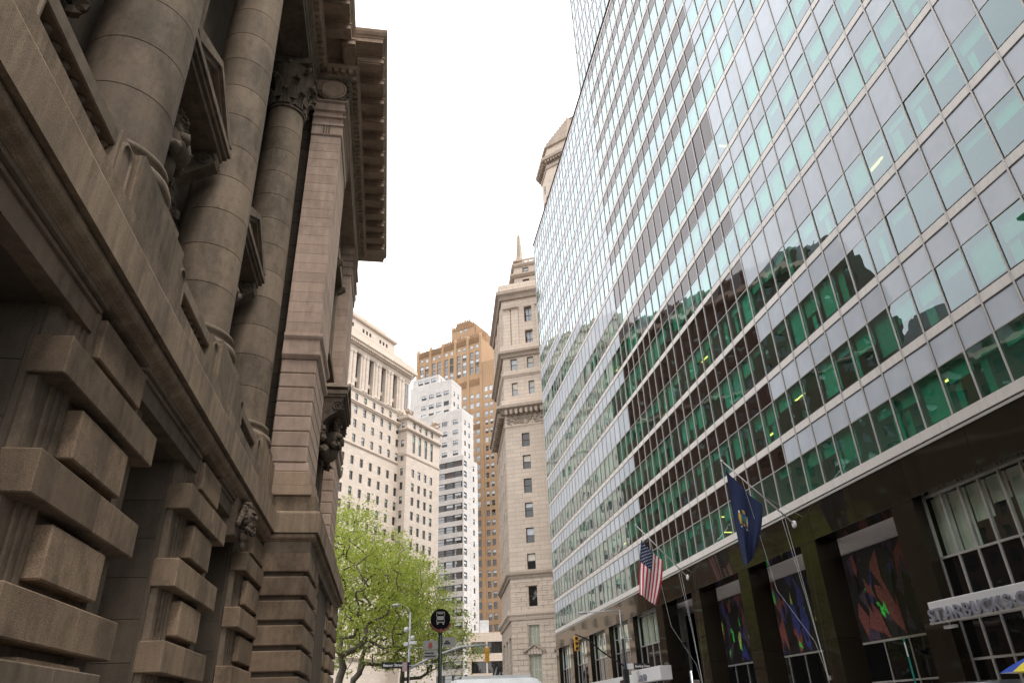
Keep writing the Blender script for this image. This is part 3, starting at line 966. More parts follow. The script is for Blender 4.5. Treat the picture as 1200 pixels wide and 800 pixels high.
# modillions
mo = MB()
mo.box(-0.26, 0.26, -0.55, 0.55, 0.06, 0.30); mo.box(-0.29, 0.29, -0.58, 0.60, 0.30, 0.36)
mo.box(-0.22, 0.22, -0.40, 0.55, 0.0, 0.06)
mo_me = mo.mesh("modillion", M['granite_c'])
SOF = 26.16
for (p, q, st) in [((FX, -4.2), (FX, PY - 1.3), 1.1), ((FX + 0.9, PY), (FPXX + 0.4, PY), 1.05), ((FPXX, PY - 0.9), (FPXX, 35.3), 1.1)]:
    for (pt, d) in along(p, q, st):
        n = Vector((d.y, -d.x)); w = pt + n * 0.86
        place("modillion", mo_me, CH, (w.x, w.y, SOF - 0.37), math.atan2(d.y, d.x))
m_ = MB(); m_.sweep(line, [(-0.8, 25.785), (0.28, 25.785), (0.28, SOF - 0.005), (-0.8, SOF - 0.005)]); part("cornice_back", m_, M['granite_c'], CH)
cor = [(-1.6, SOF), (1.36, SOF), (1.36, 26.36), (1.39, 26.38), (1.39, 26.44), (1.45, 26.5), (1.5, 26.62), (1.52, 26.72), (1.52, 26.78), (-1.6, 26.82)]
runs = [[p, q] for (p, q) in split_line((FX, -12), (FX, 19.5), 3.0)] + [[(FX, 19.506), (FX, PY + 0.02), (FPXX, PY + 0.02), (FPXX, 24.0)]]
runs += [[p, q] for (p, q) in split_line((FPXX, 24.006), (FPXX, 33), 3.0)] + [[(FPXX, 33.006), (FPXX, 34.9), (-30, 34.9)]]
for r in runs:
    m_ = MB(); m_.sweep(r, cor); part("cornice_stone", m_, M['granite_c'], CH)
# disc and wreath on the pavilion frieze
dc = MB()
pts = [(-3.18 + 0.40 * math.cos(2 * math.pi * k / 24), 24.62 + 0.40 * math.sin(2 * math.pi * k / 24)) for k in range(24)]
dc.extr_y(pts, PY - 0.10, PY + 0.05)
dc.tube([(-3.18 + 0.46 * math.cos(2 * math.pi * k / 24), PY - 0.05, 24.62 + 0.46 * math.sin(2 * math.pi * k / 24)) for k in range(25)], 0.06, 6)
dcm = part("frieze_disc", dc, M['granite_c'], CH)
wr = MB()
for k in range(40):
    a = math.pi * 1.05 + math.pi * 1.35 * k / 39
    wr.blob((-3.18 + random.uniform(.55, .72) * math.cos(a), PY - 0.05, 24.62 + random.uniform(.55, .68) * math.sin(a)), random.uniform(.06, .11), 6, 0, 0.2)
part("wreath", wr, M['carved'], dcm)
# attic and mansard roof
ATX = -4.6
ops = [(k * 5.56 + 3.5, k * 5.56 + 5.0, 28.2, 30.6) for k in range(6)]
m_ = MB(); m_.wall((ATX, -12), (ATX, 34.4), 26.8, 32.4, ops, 0.4); m_.wall((ATX, 34.4), (-40, 34.4), 26.8, 32.4, [(k * 5.5 + 2, k * 5.5 + 3.5, 28.2, 30.6) for k in range(6)], 0.4)
part("attic_wall", m_, M['granite_s'], CH)
for k in range(6):
    g = MB(); y0 = -12 + k * 5.56 + 3.5
    g.quad((ATX - 0.35, y0, 28.2), (ATX - 0.35, y0 + 1.5, 28.2), (ATX - 0.35, y0 + 1.5, 30.6), (ATX - 0.35, y0, 30.6)); part("window", g, M['dark_glass'], CH)
m_ = MB(); m_.sweep([(ATX, -12), (ATX, 34.4), (-40, 34.4)], [(-0.5, 32.4), (0.1, 32.4), (0.5, 32.7), (0.5, 32.95), (-0.5, 33.0)]); part("attic_cornice", m_, M['granite_w'], CH)
m_ = MB(); m_.sweep([(ATX - 0.4, -12), (ATX - 0.4, 34.0), (-40, 34.0)], [(-0.0, 33.0), (-2.2, 38.4), (-2.2, 38.8), (-6, 39.4), (-6, 33)]); part("mansard_roof", m_, M['slate'], CH)
for k in range(6):
    y = -10 + k * 8.2
    dm_ = MB(); dm_.extr_x([(y - 1.0, 33.0), (y + 1.0, 33.0), (y + 1.0, 36.0), (y + 0.6, 36.7), (y, 37.0), (y - 0.6, 36.7), (y - 1.0, 36.0)], -7.5, ATX - 0.55)
    dm = part("dormer", dm_, M['granite_s'], CH)
    g = MB(); g.quad((ATX - 0.54, y - 0.6, 33.5), (ATX - 0.54, y + 0.6, 33.5), (ATX - 0.54, y + 0.6, 35.8), (ATX - 0.54, y - 0.6, 35.8)); part("window", g, M['dark_glass'], dm)
m_ = MB(); m_.quad((ATX, -12, 26.81), (ATX, 35, 26.81), (-40, 35, 26.81), (-40, -12, 26.81)); part("roof_deck", m_, M['granite_shade'], CH)
# ------------------------------------------------------------------ glass office building (right)
M['alu'] = surface("anodised_aluminium", (0.56, 0.53, 0.50), (0.52, 0.49, 0.46), 0.40, 1.0, 30, 0.05, 0.0, rand=0.03, spec=0.5, metal=0.15)
M['alu_band'] = surface("sill_band_aluminium", (0.84, 0.78, 0.73), (0.80, 0.74, 0.69), 0.5, 0.6, 20, 0.05, 0.0, rand=0.03, streak=0.06)
M['gasket'] = plain("dark_gasket", (0.07, 0.06, 0.055), 0.6)
M['vision'] = glass("green_vision_glass", (0.19, 0.68, 0.50), 0.13, 0.009, 0.6, gloss=(0.80, 0.91, 0.96))
M['sp_light'] = panel_glass("pale_spandrel_glass", (0.63, 0.67, 0.73), 0.035, 0.010, rand=0.07, rmax=0.35)
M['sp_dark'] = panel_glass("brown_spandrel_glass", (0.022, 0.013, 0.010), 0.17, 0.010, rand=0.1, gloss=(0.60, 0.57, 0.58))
M['blind'] = plain("roller_blind", (0.72, 0.77, 0.75), 0.9, rand=0.15)
M['shopblind'] = plain('pale_shop_blind', (0.84, 0.88, 0.82), 0.9, rand=0.06)
M['ceil'] = plain("office_ceiling", (0.55, 0.55, 0.52), 0.9)
M['office'] = plain("office_wall", (0.30, 0.30, 0.27), 0.9)
M['tubes'] = emit("fluorescent_tube", (1.0, 0.34, 0.10), 5.0)
M['polished'] = panel_glass("polished_black_granite", (0.020, 0.016, 0.011), 0.04, 0.005, 0.05, rand=0.2, gloss=(0.95, 0.88, 0.80))
M['soffit'] = plain("arcade_soffit", (0.88, 0.80, 0.76), 0.8)
M['black'] = plain("black_metal", (0.015, 0.015, 0.016), 0.5)
M['shopglass'] = glass("shop_glass", (0.88, 0.96, 0.88), 0.10, 0.008, 0.6)
M['steel'] = plain("brushed_steel", (0.60, 0.58, 0.56), 0.35, metal=0.6)
M['whitepaint'] = plain("white_paint", (0.78, 0.77, 0.76), 0.5)

GB = thing("glass_office_building", "tall office block with green glass and pale aluminium curtain wall above black granite arcade", "building", (26, 48, 0))
XG = 20.0
BAY = 1.432
Y0 = 21.2
K0, K1 = -32, 48
YE = Y0 + BAY * K1
YS = Y0 + BAY * K0
def zz(c): return 1.6 + 20 * c
cen_b = [.621, .800, .983, 1.211, 1.393, 1.576, 1.823, 2.008, 2.190, 2.370, 2.553, 2.733, 2.913, 3.093, 3.275]
rows = []
vb = zz(.457)
for c in cen_b:
    rows.append((vb, vb + 1.94, zz(c) - 0.25))       # vision bottom, vision top, spandrel top
    vb = zz(c) + 0.25
ZTOP = zz(3.29)
# aluminium mullions
mu_me = MB().cbox(-0.06, 0.05, -0.03, 0.03, 0, ZTOP - 10.15, 0.008).mesh("mullion", M['alu'])
for k in range(K0, K1 + 1):
    place("mullion", mu_me, GB, (XG, Y0 + BAY * k, 10.15))
ga = MB()
for k in range(K0, K1 + 1):
    y = Y0 + BAY * k
    ga.box(XG - 0.012, XG + 0.02, y + 0.031, y + 0.046, 10.2, ZTOP - 0.1); ga.box(XG - 0.012, XG + 0.02, y - 0.046, y - 0.031, 10.2, ZTOP - 0.1)
part("mullion_gaskets", ga, M['gasket'], GB, stuff=True)
# horizontal members
for (a, b, s) in rows:
    t = MB(); t.box(XG - 0.03, XG + 0.04, YS, YE, b - 0.022, b + 0.022); part("transom", t, M['alu'], GB)
    t = MB(); t.extr_y([(XG + 0.05, s + 0.05), (XG - 0.025, s + 0.05), (XG - 0.025, s + 0.08), (XG - 0.012, s + 0.43), (XG + 0.05, s + 0.43)], YE, YS); part("sill_band", t, M['alu_band'], GB)
    t = MB(); t.box(XG - 0.012, XG + 0.05, YS, YE, s + 0.0, s + 0.046); t.box(XG - 0.012, XG + 0.05, YS, YE, s + 0.434, s + 0.48); part("sill_gasket", t, M['gasket'], GB)
t = MB(); t.box(XG - 0.16, XG + 0.05, YS, YE, 10.36, 10.74); part("bottom_sill", t, M['alu_band'], GB)
t = MB(); t.box(XG - 0.10, XG + 0.05, YS, YE, 10.27, 10.36); part("sill_gasket", t, M['gasket'], GB)
t = MB(); t.box(XG - 0.20, XG + 0.05, YS, YE, 10.17, 10.27); part("drip_trim", t, M['alu'], GB)
# glass and spandrel panels: the 300 that show largest are single parts
pane_me = MB(); pane_me.quad((0, BAY / 2 - 0.03, 0), (0, -BAY / 2 + 0.03, 0), (0, -BAY / 2 + 0.03, 1.95), (0, BAY / 2 - 0.03, 1.95))
pane_me = pane_me.mesh("window_pane", M['vision'])
sp_cache = {}
def sp_mesh(h, dark):
    key = (round(h, 3), dark)
    if key not in sp_cache:
        s = MB(); s.quad((0, BAY / 2 - 0.03, 0), (0, -BAY / 2 + 0.03, 0), (0, -BAY / 2 + 0.03, h), (0, BAY / 2 - 0.03, h))
        sp_cache[key] = s.mesh("spandrel_panel", M['sp_dark'] if dark else M['sp_light'])
    return sp_cache[key]
def px_area(y, z0, z1):
    c = [pix((XG, y - BAY / 2, z0)), pix((XG, y + BAY / 2, z0)), pix((XG, y + BAY / 2, z1)), pix((XG, y - BAY / 2, z1))]
    if any(p is None for p in c): return 0
    if all(p[0] > 1200 or p[0] < 0 or p[1] < 0 or p[1] > 800 for p in c): return 0
    return 0.5 * abs(sum(c[i][0] * c[(i + 1) % 4][1] - c[(i + 1) % 4][0] * c[i][1] for i in range(4)))
cells = []
for ri, (a, b, s) in enumerate(rows):
    for k in range(K0, K1):
        y = Y0 + BAY * (k + 0.5)
        cells.append((px_area(y, a, s), ri, k, y, a, b, s))
cells.sort(key=lambda c: -c[0])
far_pane = MB(); far_sl = MB(); far_sd = MB(); far_bl = MB()
bl_cache = {}
for i, (ar, ri, k, y, a, b, s) in enumerate(cells):
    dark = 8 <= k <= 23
    rnd = random.random()
    # blinds hang at differing heights
    if ri < 4: drop = random.choice([0.15, 0.25, 0.3, 0.35, 0.5, 0.75, 0.9, 0.0, 0.2])
    else: drop = random.choice([0.2, 0.5, 0.55, 0.6, 0.7, 0.8, 0.9, 0.92, 0.1])
    hb = round(1.9 * drop, 1)
    if i < 300:
        o = place("window_pane", pane_me, GB, (XG, y, a - 0.005), rot=(0, random.gauss(0, 0.0035), random.gauss(0, 0.0035)))
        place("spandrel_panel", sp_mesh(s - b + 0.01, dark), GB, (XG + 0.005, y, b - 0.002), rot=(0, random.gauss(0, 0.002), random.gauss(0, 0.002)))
        if hb > 0.1:
            if hb not in bl_cache:
                q = MB(); q.box(-0.01, 0.01, -0.62, 0.62, -hb, 0); bl_cache[hb] = q.mesh("window_blind", M['blind'])
            place("window_blind", bl_cache[hb], GB, (XG + 0.22, y, b - 0.03))
        if ri < 5 and random.random() < 0.45:      # a hanging vertical blind or curtain beside the mullion
            w_ = random.choice([0.3, 0.45])
            key = ('c', w_)
            if key not in bl_cache:
                q = MB(); q.box(-0.01, 0.01, -w_ / 2, w_ / 2, 0, 1.85); bl_cache[key] = q.mesh("window_curtain", M['blind'])
            place("window_curtain", bl_cache[key], GB, (XG + 0.30, y + random.choice([-0.4, 0.4, 0.2]), a + 0.02))
    else:
        e = random.gauss(0, 0.003)
        far_pane.quad((XG + e, y + BAY / 2, a), (XG - e, y - BAY / 2, a), (XG - e, y - BAY / 2, b), (XG + e, y + BAY / 2, b))
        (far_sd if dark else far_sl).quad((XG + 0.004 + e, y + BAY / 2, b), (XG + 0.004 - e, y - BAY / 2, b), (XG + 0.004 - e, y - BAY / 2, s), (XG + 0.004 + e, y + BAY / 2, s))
        if hb > 0.1: far_bl.box(XG + 0.21, XG + 0.23, y - 0.62, y + 0.62, b - 0.03 - hb, b - 0.03)
part("window_panes", far_pane, M['vision'], GB, stuff=True)
part("pale_spandrels", far_sl, M['sp_light'], GB, stuff=True)
part("dark_spandrels", far_sd, M['sp_dark'], GB, stuff=True)
part("window_blinds", far_bl, M['blind'], GB, stuff=True)
# floors, ceilings, back wall, lights
for ri, (a, b, s) in enumerate(rows):
    f = MB(); f.box(XG + 0.12, 30, YS, YE - 0.3, b + 0.02, s + 0.42); part("floor_slab", f, M['ceil'], GB)
bw = MB(); bw.box(28, 28.3, YS, YE - 0.3, 10.3, ZTOP); part("core_wall", bw, M['office'], GB)
for j in range(9):
    y = YS + 4 + j * 10.4
    cw = MB(); cw.box(XG + 1.2, XG + 1.9, y, y + 0.7, 10.3, ZTOP - 1); part("interior_column", cw, M['ceil'], GB)
tb = MB().box(-0.5, 0.5, -0.05, 0.05, -0.04, 0).mesh("ceiling_light", M['tubes'])
for ri, (a, b, s) in enumerate(rows[:12]):
    for k in range(K0, 40):
        if random.random() < (0.16 if ri < 6 else 0.08):
            y = Y0 + BAY * (k + 0.5)
            place("ceiling_light", tb, GB, (XG + random.choice([1.2, 2.4, 3.6]), y, b + 0.015), rotz=random.choice([0, math.pi / 2]))
# end walls, roof and parapet
m_ = MB(); m_.box(XG + 0.02, 60, YE - 0.28, YE + 0.06, 8.6, ZTOP); part("end_wall", m_, M['alu_band'], GB)
m_ = MB(); m_.box(XG - 0.14, XG + 0.3, YS, YE + 0.05, ZTOP, ZTOP + 0.12); part("parapet_coping", m_, M['gasket'], GB)
m_ = MB(); m_.box(XG + 0.3, 60, YS, YE, ZTOP - 0.6, ZTOP - 0.1); part("roof_slab", m_, M['ceil'], GB)
# set-back upper tower
XT = 23.2; YT = 68.2
mt = MB(); gt = MB(); st_ = MB(); bt_ = MB()
z = ZTOP; zl = 128
n_b = 27; YTS = YT - BAY * n_b
for k in range(n_b + 1):
    y = YT - BAY * k
    mt.box(XT - 0.08, XT + 0.05, y - 0.036, y + 0.036, z, zl)
while z < zl - 2:
    for k in range(n_b):
        y1 = YT - BAY * k; y0 = y1 - BAY
        e = random.gauss(0, 0.003)
        gt.quad((XT + e, y1, z), (XT - e, y0, z), (XT - e, y0, z + 2.0), (XT + e, y1, z + 2.0))
        st_.quad((XT + e, y1, z + 2.0), (XT - e, y0, z + 2.0), (XT - e, y0, z + 3.2), (XT + e, y1, z + 3.2))
    bt_.box(XT - 0.06, XT + 0.05, YTS, YT, z + 3.2, z + 3.64)
    z += 3.64
part("upper_mullions", mt, M['alu'], GB, stuff=True); part("upper_window_panes", gt, M['vision'], GB, stuff=True)
part("upper_spandrels", st_, M['sp_light'], GB, stuff=True); part("upper_sill_bands", bt_, M['alu_band'], GB, stuff=True)
m_ = MB(); m_.box(XT + 0.4, 58, YTS, YT - 0.05, ZTOP - 0.1, zl); part("upper_core", m_, M['office'], GB)
m_ = MB(); m_.box(XT - 0.12, 58, YT - 0.04, YT + 0.08, ZTOP - 0.1, zl); part("upper_end_wall", m_, M['alu_band'], GB)

# ---- black granite arcade at street level
pst = [24.4 + 7.15 * k for k in range(-5, 10)]
PWD = 1.35
LZ = 8.58
for y in pst:
    for (z0, z1) in ((0.02, 4.25), (4.262, LZ)):
        p = MB().cbox(XG - 0.14, XG + 1.05, y, y + PWD, z0, z1, 0.012); part("granite_pier", p, M['polished'], GB)
for k in range(-10, 20):
    y = 24.4 + 3.575 * k
    if y > YE: continue
    p = MB().cbox(XG - 0.16, XG + 1.0, y + 0.004, min(y + 3.571, YE), LZ + 0.004, 10.165, 0.01); part("granite_lintel", p, M['polished'], GB)
m_ = MB(); m_.box(XG + 1.0, 30, YS, YE, 8.59, 8.75); part("arcade_ceiling", m_, M['soffit'], GB)
m_ = MB(); m_.box(24.4, 24.8, 25.7, 60.2, 0.02, 8.58); part("arcade_back_wall", m_, M['black'], GB)
m_ = MB(); m_.box(XG + 0.6, 24.4, 60.6, 61.0, 0.02, 8.58); part("arcade_side_wall", m_, M['black'], GB)
m_ = MB(); m_.box(XG + 0.6, 24.4, 25.0, 25.3, 0.02, 8.58); part("arcade_side_wall", m_, M['black'], GB)

# abstract coloured wall panels above the doors (plain stand-in pattern)
def mosaic_mat(name, c, j):
    m, n, l, out = new_mat(name)
    geo = n.new("ShaderNodeNewGeometry")
    v = n.new("ShaderNodeTexVoronoi"); v.inputs['Scale'].default_value = 14
    l.new(geo.outputs['Position'], v.inputs['Vector'])
    rgb = n.new("ShaderNodeRGB"); rgb.outputs[0].default_value = rgba(c)
    sep = n.new("ShaderNodeSeparateColor"); l.new(v.outputs['Color'], sep.inputs[0])
    f = remap(n, l, sep.outputs[0], 0, 1, 1 - j, 1 + j)
    b = n.new("ShaderNodeBsdfPrincipled"); l.new(scaled_col(n, l, rgb.outputs[0], f), b.inputs['Base Color'])
    b.inputs['Roughness'].default_value = 0.35
    l.new(b.outputs[0], out.inputs['Surface'])
    return m
mos = [mosaic_mat("mosaic_black", (0.02, 0.018, 0.018), 0.4), mosaic_mat("mosaic_rust", (0.24, 0.075, 0.065), 0.3), mosaic_mat("mosaic_blue", (0.045, 0.055, 0.21), 0.4),
       mosaic_mat("mosaic_green", (0.08, 0.75, 0.10), 0.4), mosaic_mat("mosaic_yellow", (0.42, 0.54, 0.12), 0.5), mosaic_mat("mosaic_violet", (0.08, 0.055, 0.09), 0.4)]
XM = 23.6
rm = random.Random(5)
for bi, (ya, yb) in enumerate([(26.0, 37.0), (37.06, 46.0), (46.06, 53.4)]):
    bg = MB(); bg.box(XM, XM + 0.1, ya, yb, 4.3, 8.56)
    board = part("wall_mural", bg, mos[0], GB)
    for q in range(110):
        mi = rm.choice([1, 1, 2, 2, 0, 0, 0, 0, 5, 3, 4, 0, 5])
        cy, cz = rm.uniform(ya + 0.4, yb - 0.4), rm.uniform(4.6, 8.3)
        n = rm.choice([3, 3, 4, 5]); R_ = rm.uniform(0.5, 1.5) if mi in (0, 1, 2, 5) else rm.uniform(0.18, 0.6)
        tilt = rm.uniform(-0.5, 0.5); asp = rm.uniform(0.25, 0.6)
        pts = []
        for t in range(n):
            a = 2 * math.pi * (t + rm.uniform(-0.25, 0.25)) / n
            u_, v_ = R_ * asp * math.cos(a), R_ * math.sin(a)
            yy = min(yb - 0.02, max(ya + 0.02, cy + u_ * math.cos(tilt) - v_ * math.sin(tilt)))
            z_ = min(8.54, max(4.32, cz + u_ * math.sin(tilt) + v_ * math.cos(tilt)))
            pts.append((yy, z_))
        sh = MB(); x = XM - 0.004 - 0.0003 * q
        sh.poly([(x, p[0], p[1]) for p in reversed(pts)])
        part("mosaic_shard", sh, mos[mi], board)
m_ = MB(); m_.box(XM - 0.08, XM + 0.1, 25.7, 53.5, 4.2, 4.296); part("mural_trim", m_, M['steel'], GB)
# entrance doors under the mural
for k in range(15):
    y = 26.2 + k * 1.85
    f = MB(); f.box(XM - 0.05, XM + 0.03, y - 0.035, y + 0.035, 0.02, 4.2); f.box(XM - 0.05, XM + 0.03, y + 0.04, y + 1.81, 2.45, 2.53)
    dr = part("entrance_door", f, M['steel'], GB)
    g = MB(); g.quad((XM, y + 1.81, 0.05), (XM, y + 0.04, 0.05), (XM, y + 0.04, 4.19), (XM, y + 1.81, 4.19)); part("pane", g, M['dark_glass'], dr)

# shop windows between the other piers
def shopfront(y0, y1, n, drapes):
    x = XG + 0.35
    fr = MB()
    zs = [0.35, 2.85, 4.15, 6.3, 8.56]
    ys = [y0 + (y1 - y0) * i / n for i in range(n + 1)]
    for yv in ys: fr.box(x - 0.06, x + 0.06, yv - 0.04, yv + 0.04, 0.02, 8.57)
    for zv in zs: fr.box(x - 0.058, x + 0.058, y0, y1, zv - 0.04, zv + 0.04)
    fr.box(x - 0.05, x + 0.06, y0, y1, 0.02, 0.31)
    o = part("shop_window", fr, M['steel'], GB)
    for i in range(n):
        for j in range(len(zs) - 1):
            g = MB(); g.quad((x, ys[i + 1] - .04, zs[j] + .04), (x, ys[i] + .04, zs[j] + .04), (x, ys[i] + .04, zs[j + 1] - .04), (x, ys[i + 1] - .04, zs[j + 1] - .04))
            part("pane", g, M['shopglass'] if j == 3 else M['dark_glass'], o)
        d = MB()
        dz = random.choice([0.9, 1.5, 2.1, 2.15, 1.3]) if not drapes else random.choice([1.3, 2.1, 2.15])
        if drapes:
            yy = ys[i] + 0.08
            while yy < ys[i + 1] - 0.2:
                d.box(x + 0.25, x + 0.27, yy, yy + random.uniform(0.16, 0.24), 8.5 - dz, 8.5); yy += 0.26
        else:
            d.box(x + 0.25, x + 0.27, ys[i] + 0.05, ys[i + 1] - 0.05, 8.5 - dz, 8.5)
        part("blind", d, M['shopblind'], o)
    b = MB(); b.box(x + 1.6, x + 1.8, y0, y1, 4.2, 8.56); b.box(x + 0.1, x + 1.6, y0, y1, 6.16, 6.22); part("shop_interior", b, M['office'], o)
for k, y in enumerate(pst[:-1]):
    a, b = y + PWD, pst[k + 1]
    if a < 25 and b < 25: shopfront(a + 0.02, b - 0.02, 6, False)
    elif a > 54 and a < 88: shopfront(a + 0.02, b - 0.02, 4, True)
    elif 53 < a < 55: shopfront(a + 0.02, b - 0.02, 4, True)

# coffee shop canopy and letters
font_cache = {}
def text_mesh(txt, size, ext, mat, name="letter"):
    cu = bpy.data.curves.new("lettering", 'FONT')
    cu.body = txt; cu.size = size; cu.extrude = ext; cu.offset = size * 0.022
    cu.resolution_u = 3
    o = bpy.data.objects.new("lettering", cu); COL.objects.link(o)
    dg = bpy.context.evaluated_depsgraph_get()
    me = bpy.data.meshes.new_from_object(o.evaluated_get(dg))
    COL.objects.unlink(o); bpy.data.objects.remove(o); bpy.data.curves.remove(cu)
    me.materials.clear(); me.materials.append(mat)
    return me
M['letter'] = plain("grey_violet_letter", (0.27, 0.27, 0.31), 0.5)
M['canopy'] = surface("canopy_metal", (0.76, 0.74, 0.73), (0.70, 0.69, 0.69), 0.45, 0.8, 20, 0.04, 0.0, spec=0.5)
CN = thing("shop_canopy", "pale metal canopy of the coffee shop with STARBUCKS letters along its edge", "canopy", (19.4, 18.5, 4.0))
XC = 18.9; CYE = 24.0
c_ = MB(); c_.cbox(XC, XG - 0.15, 12.5, CYE, 4.12, 4.7, 0.015); part("canopy_box", c_, M['canopy'], CN)
c_ = MB(); c_.box(XC - 0.12, XC - 0.02, 12.5, CYE + 0.02, 3.96, 4.02); part("letter_rail", c_, M['steel'], CN)
yy = CYE - 0.02
adv = {'I': 0.22, ' ': 0.3, '·': 0.22}
for ch in "STARBUCKS·COFFEE":
    me = text_mesh(ch, 0.62, 0.045, M['letter'])
    xs = [v.co.x for v in me.vertices]; w = (max(xs) - min(xs)) if xs else 0.2
    mn = min(xs)
    # text plane faces the street (-X); reading direction runs towards -Y
    place("letter", me, CN, (XC - 0.07, yy + mn, 4.02), rot=(math.pi / 2, 0, -math.pi / 2))
    yy -= w + 0.06
c_ = MB(); c_.tube([(XC + 0.25, CYE - 0.5, 4.12), (XC + 0.25, CYE - 0.5, 3.9)], 0.02, 6); c_.cbox(XC + 0.15, XC + 0.35, CYE - 0.75, CYE - 0.25, 3.80, 3.9, 0.02)
part("canopy_lamp", c_, M['whitepaint'], CN)
# second canopy further up the street
C2 = thing("shop_canopy", "long pale grey shop sign fascia with small raised letters under draped windows", "canopy", (19.4, 58, 4.0))
c_ = MB(); c_.cbox(19.0, XG - 0.15, 52.6, 59.2, 3.6, 4.5, 0.015); part("canopy_box", c_, M['canopy'], C2)
c_ = MB(); c_.cbox(19.4, XG - 0.15, 59.25, 74.0, 3.4, 4.3, 0.015); part("canopy_box", c_, M['canopy'], C2)
yy = 57.4
for ch in "AB·EP":
    me = text_mesh(ch, 0.62, 0.04, M['letter'])
    xs = [v.co.x for v in me.vertices]
    place("letter", me, C2, (18.95, yy + min(xs), 3.68), rot=(math.pi / 2, 0, -math.pi / 2))
    yy -= max(xs) - min(xs) + 0.1
yy = 63.6
M['brownletter'] = plain("dark_brown_letter", (0.05, 0.03, 0.025), 0.5)
for ch in "VEP":
    me = text_mesh(ch, 0.75, 0.04, M['brownletter'])
    xs = [v.co.x for v in me.vertices]
    place("letter", me, C2, (19.35, yy + min(xs), 3.5), rot=(math.pi / 2, 0, -math.pi / 2))
    yy -= max(xs) - min(xs) + 0.12
# ------------------------------------------------------------------ flags
M['red'] = plain("flag_red", (0.50, 0.035, 0.05), 0.85); M['white'] = plain("flag_white", (0.80, 0.78, 0.76), 0.85)
M['navy'] = plain("flag_navy", (0.020, 0.030, 0.085), 0.85)
M['gold'] = plain("flag_gold", (0.55, 0.36, 0.05), 0.8); M['sky_b'] = plain("flag_blue", (0.05, 0.20, 0.50), 0.8); M['leafg'] = plain("flag_green", (0.06, 0.25, 0.10), 0.8)
def flagpole(y, zb, zt, xt, label, cat="flagpole"):
    P = thing("flagpole", label, cat, (XG - 0.15, y, zb), "angled flagpoles above the arcade")
    m = MB(); m.tube([(XG - 0.16, y, zb), (xt, y, zt)], [0.045, 0.03], 8); part("pole", m, M['steel'], P, True)
    m = MB(); m.lathe([(0.02, -0.02), (0.19, 0.0), (0.19, 0.05), (0.02, 0.09)], 0, 0, 18)
    o = place("wall_plate", m.mesh("wall_plate", M['whitepaint'], True), P, (XG - 0.17, y, zb), rot=(0, -math.pi / 2, 0))
    m = MB(); m.blob((xt, y, zt), 0.075, 10); part("finial", m, M['steel'], P, True)
    m = MB(); m.tube([(XG - 1.9, y, zb + (zt - zb) * 0.5), (XG - 0.2, y - 0.9, zb + 0.15)], 0.008, 4); part("stay_wire", m, M['steel'], P)
    m = MB(); m.tube([(xt + 0.9, y, zt - 0.85), (xt + 1.6, y - 0.05, 6.5), (XG - 0.5, y - 0.1, 4.2), (XG - 0.25, y - 0.12, 2.7)], 0.008, 4)
    m.tube([(XG - 0.6, y + 0.04, zb + 0.35), (XG - 0.35, y - 0.02, 6.0), (XG - 0.22, y - 0.1, 2.7)], 0.010, 4); m.tube([(XG - 0.75, y + 0.1, zb + 0.45), (XG - 0.4, y, 6.0), (XG - 0.22, y - 0.1, 2.7)], 0.009, 4)
    part("halyard", m, M['whitepaint'], P)
    m = MB(); m.box(XG - 0.24, XG - 0.145, y - 0.16, y - 0.05, 2.6, 2.78); part("cleat", m, M['steel'], P)
    return P
flagpole(32.9, 9.64, 12.87, 16.55, "angled steel pole carrying the dark blue state flag")
flagpole(47.3, 9.56, 13.07, 16.58, "angled steel pole carrying the stars and stripes")

def cloth(A, B, A2, B2, y, ns, nt, amp, folds, thick=0.02):
    """function (s,t)->point of a hanging flag; s along the pole, t down the fly"""
    A, B, A2, B2 = [np.array(p, float) for p in (A, B, A2, B2)]
    def f(s, t):
        top = A + (B - A) * s; bot = A2 + (B2 - A2) * s
        sag = 0.10 * math.sin(math.pi * s) * (1 - t)
        p = top + (bot - top) * t
        bulge = 0.16 * math.sin(math.pi * t) * (s - 0.35)
        w = amp * math.sin(folds * 2 * math.pi * (s + 0.18 * t) + 0.6) * (0.25 + 0.75 * t)
        x = p[0] + bulge + 0.35 * amp * math.sin(folds * 2 * math.pi * s + 2.2) * t
        return (x, y + w, p[1] - sag)
    return f
def grid_faces(mb, f, s0, s1, t0, t1, n, m, mi):
    for i in range(n):
        for j in range(m):
            a, b = s0 + (s1 - s0) * i / n, s0 + (s1 - s0) * (i + 1) / n
            c, d = t0 + (t1 - t0) * j / m, t0 + (t1 - t0) * (j + 1) / m
            mb.quad(f(a, c), f(b, c), f(b, d), f(a, d), mi)
fu = cloth((16.86, 12.1), (18.22, 10.66), (16.28, 8.55), (17.35, 7.75), 47.3, 0, 0, 0.17, 1.6)
US = MB()
for k in range(13):
    mi = 0 if k % 2 == 0 else 1
    s0, s1 = k / 13, (k + 1) / 13
    if k < 7: grid_faces(US, fu, s0, s1, 0.40, 1.0, 3, 24, mi)
    else: grid_faces(US, fu, s0, s1, 0.0, 1.0, 3, 36, mi)
grid_faces(US, fu, 0.0, 7 / 13, 0.0, 0.40, 16, 14, 2)
def star(c_s, c_t, r, sg):
    pts = []
    for k in range(10):
        a = math.pi * 2 * k / 10; rr_ = r if k % 2 == 0 else r * 0.42
        p = fu(c_s + rr_ * math.sin(a) * 0.52, c_t + rr_ * math.cos(a) * 0.30)
        pts.append((p[0], p[1] + sg * 0.012, p[2]))
    if sg > 0: pts.reverse()
    US.poly(pts, 1)
for i in range(9):
    for j in range(6 if i % 2 == 0 else 5):
        cs = (7 / 13) * (i + 1) / 10; ct = 0.40 * ((j * 2 + (1 if i % 2 == 0 else 2)) / 12)
        for sg in (-1, 1): star(cs, ct, 0.045, sg)
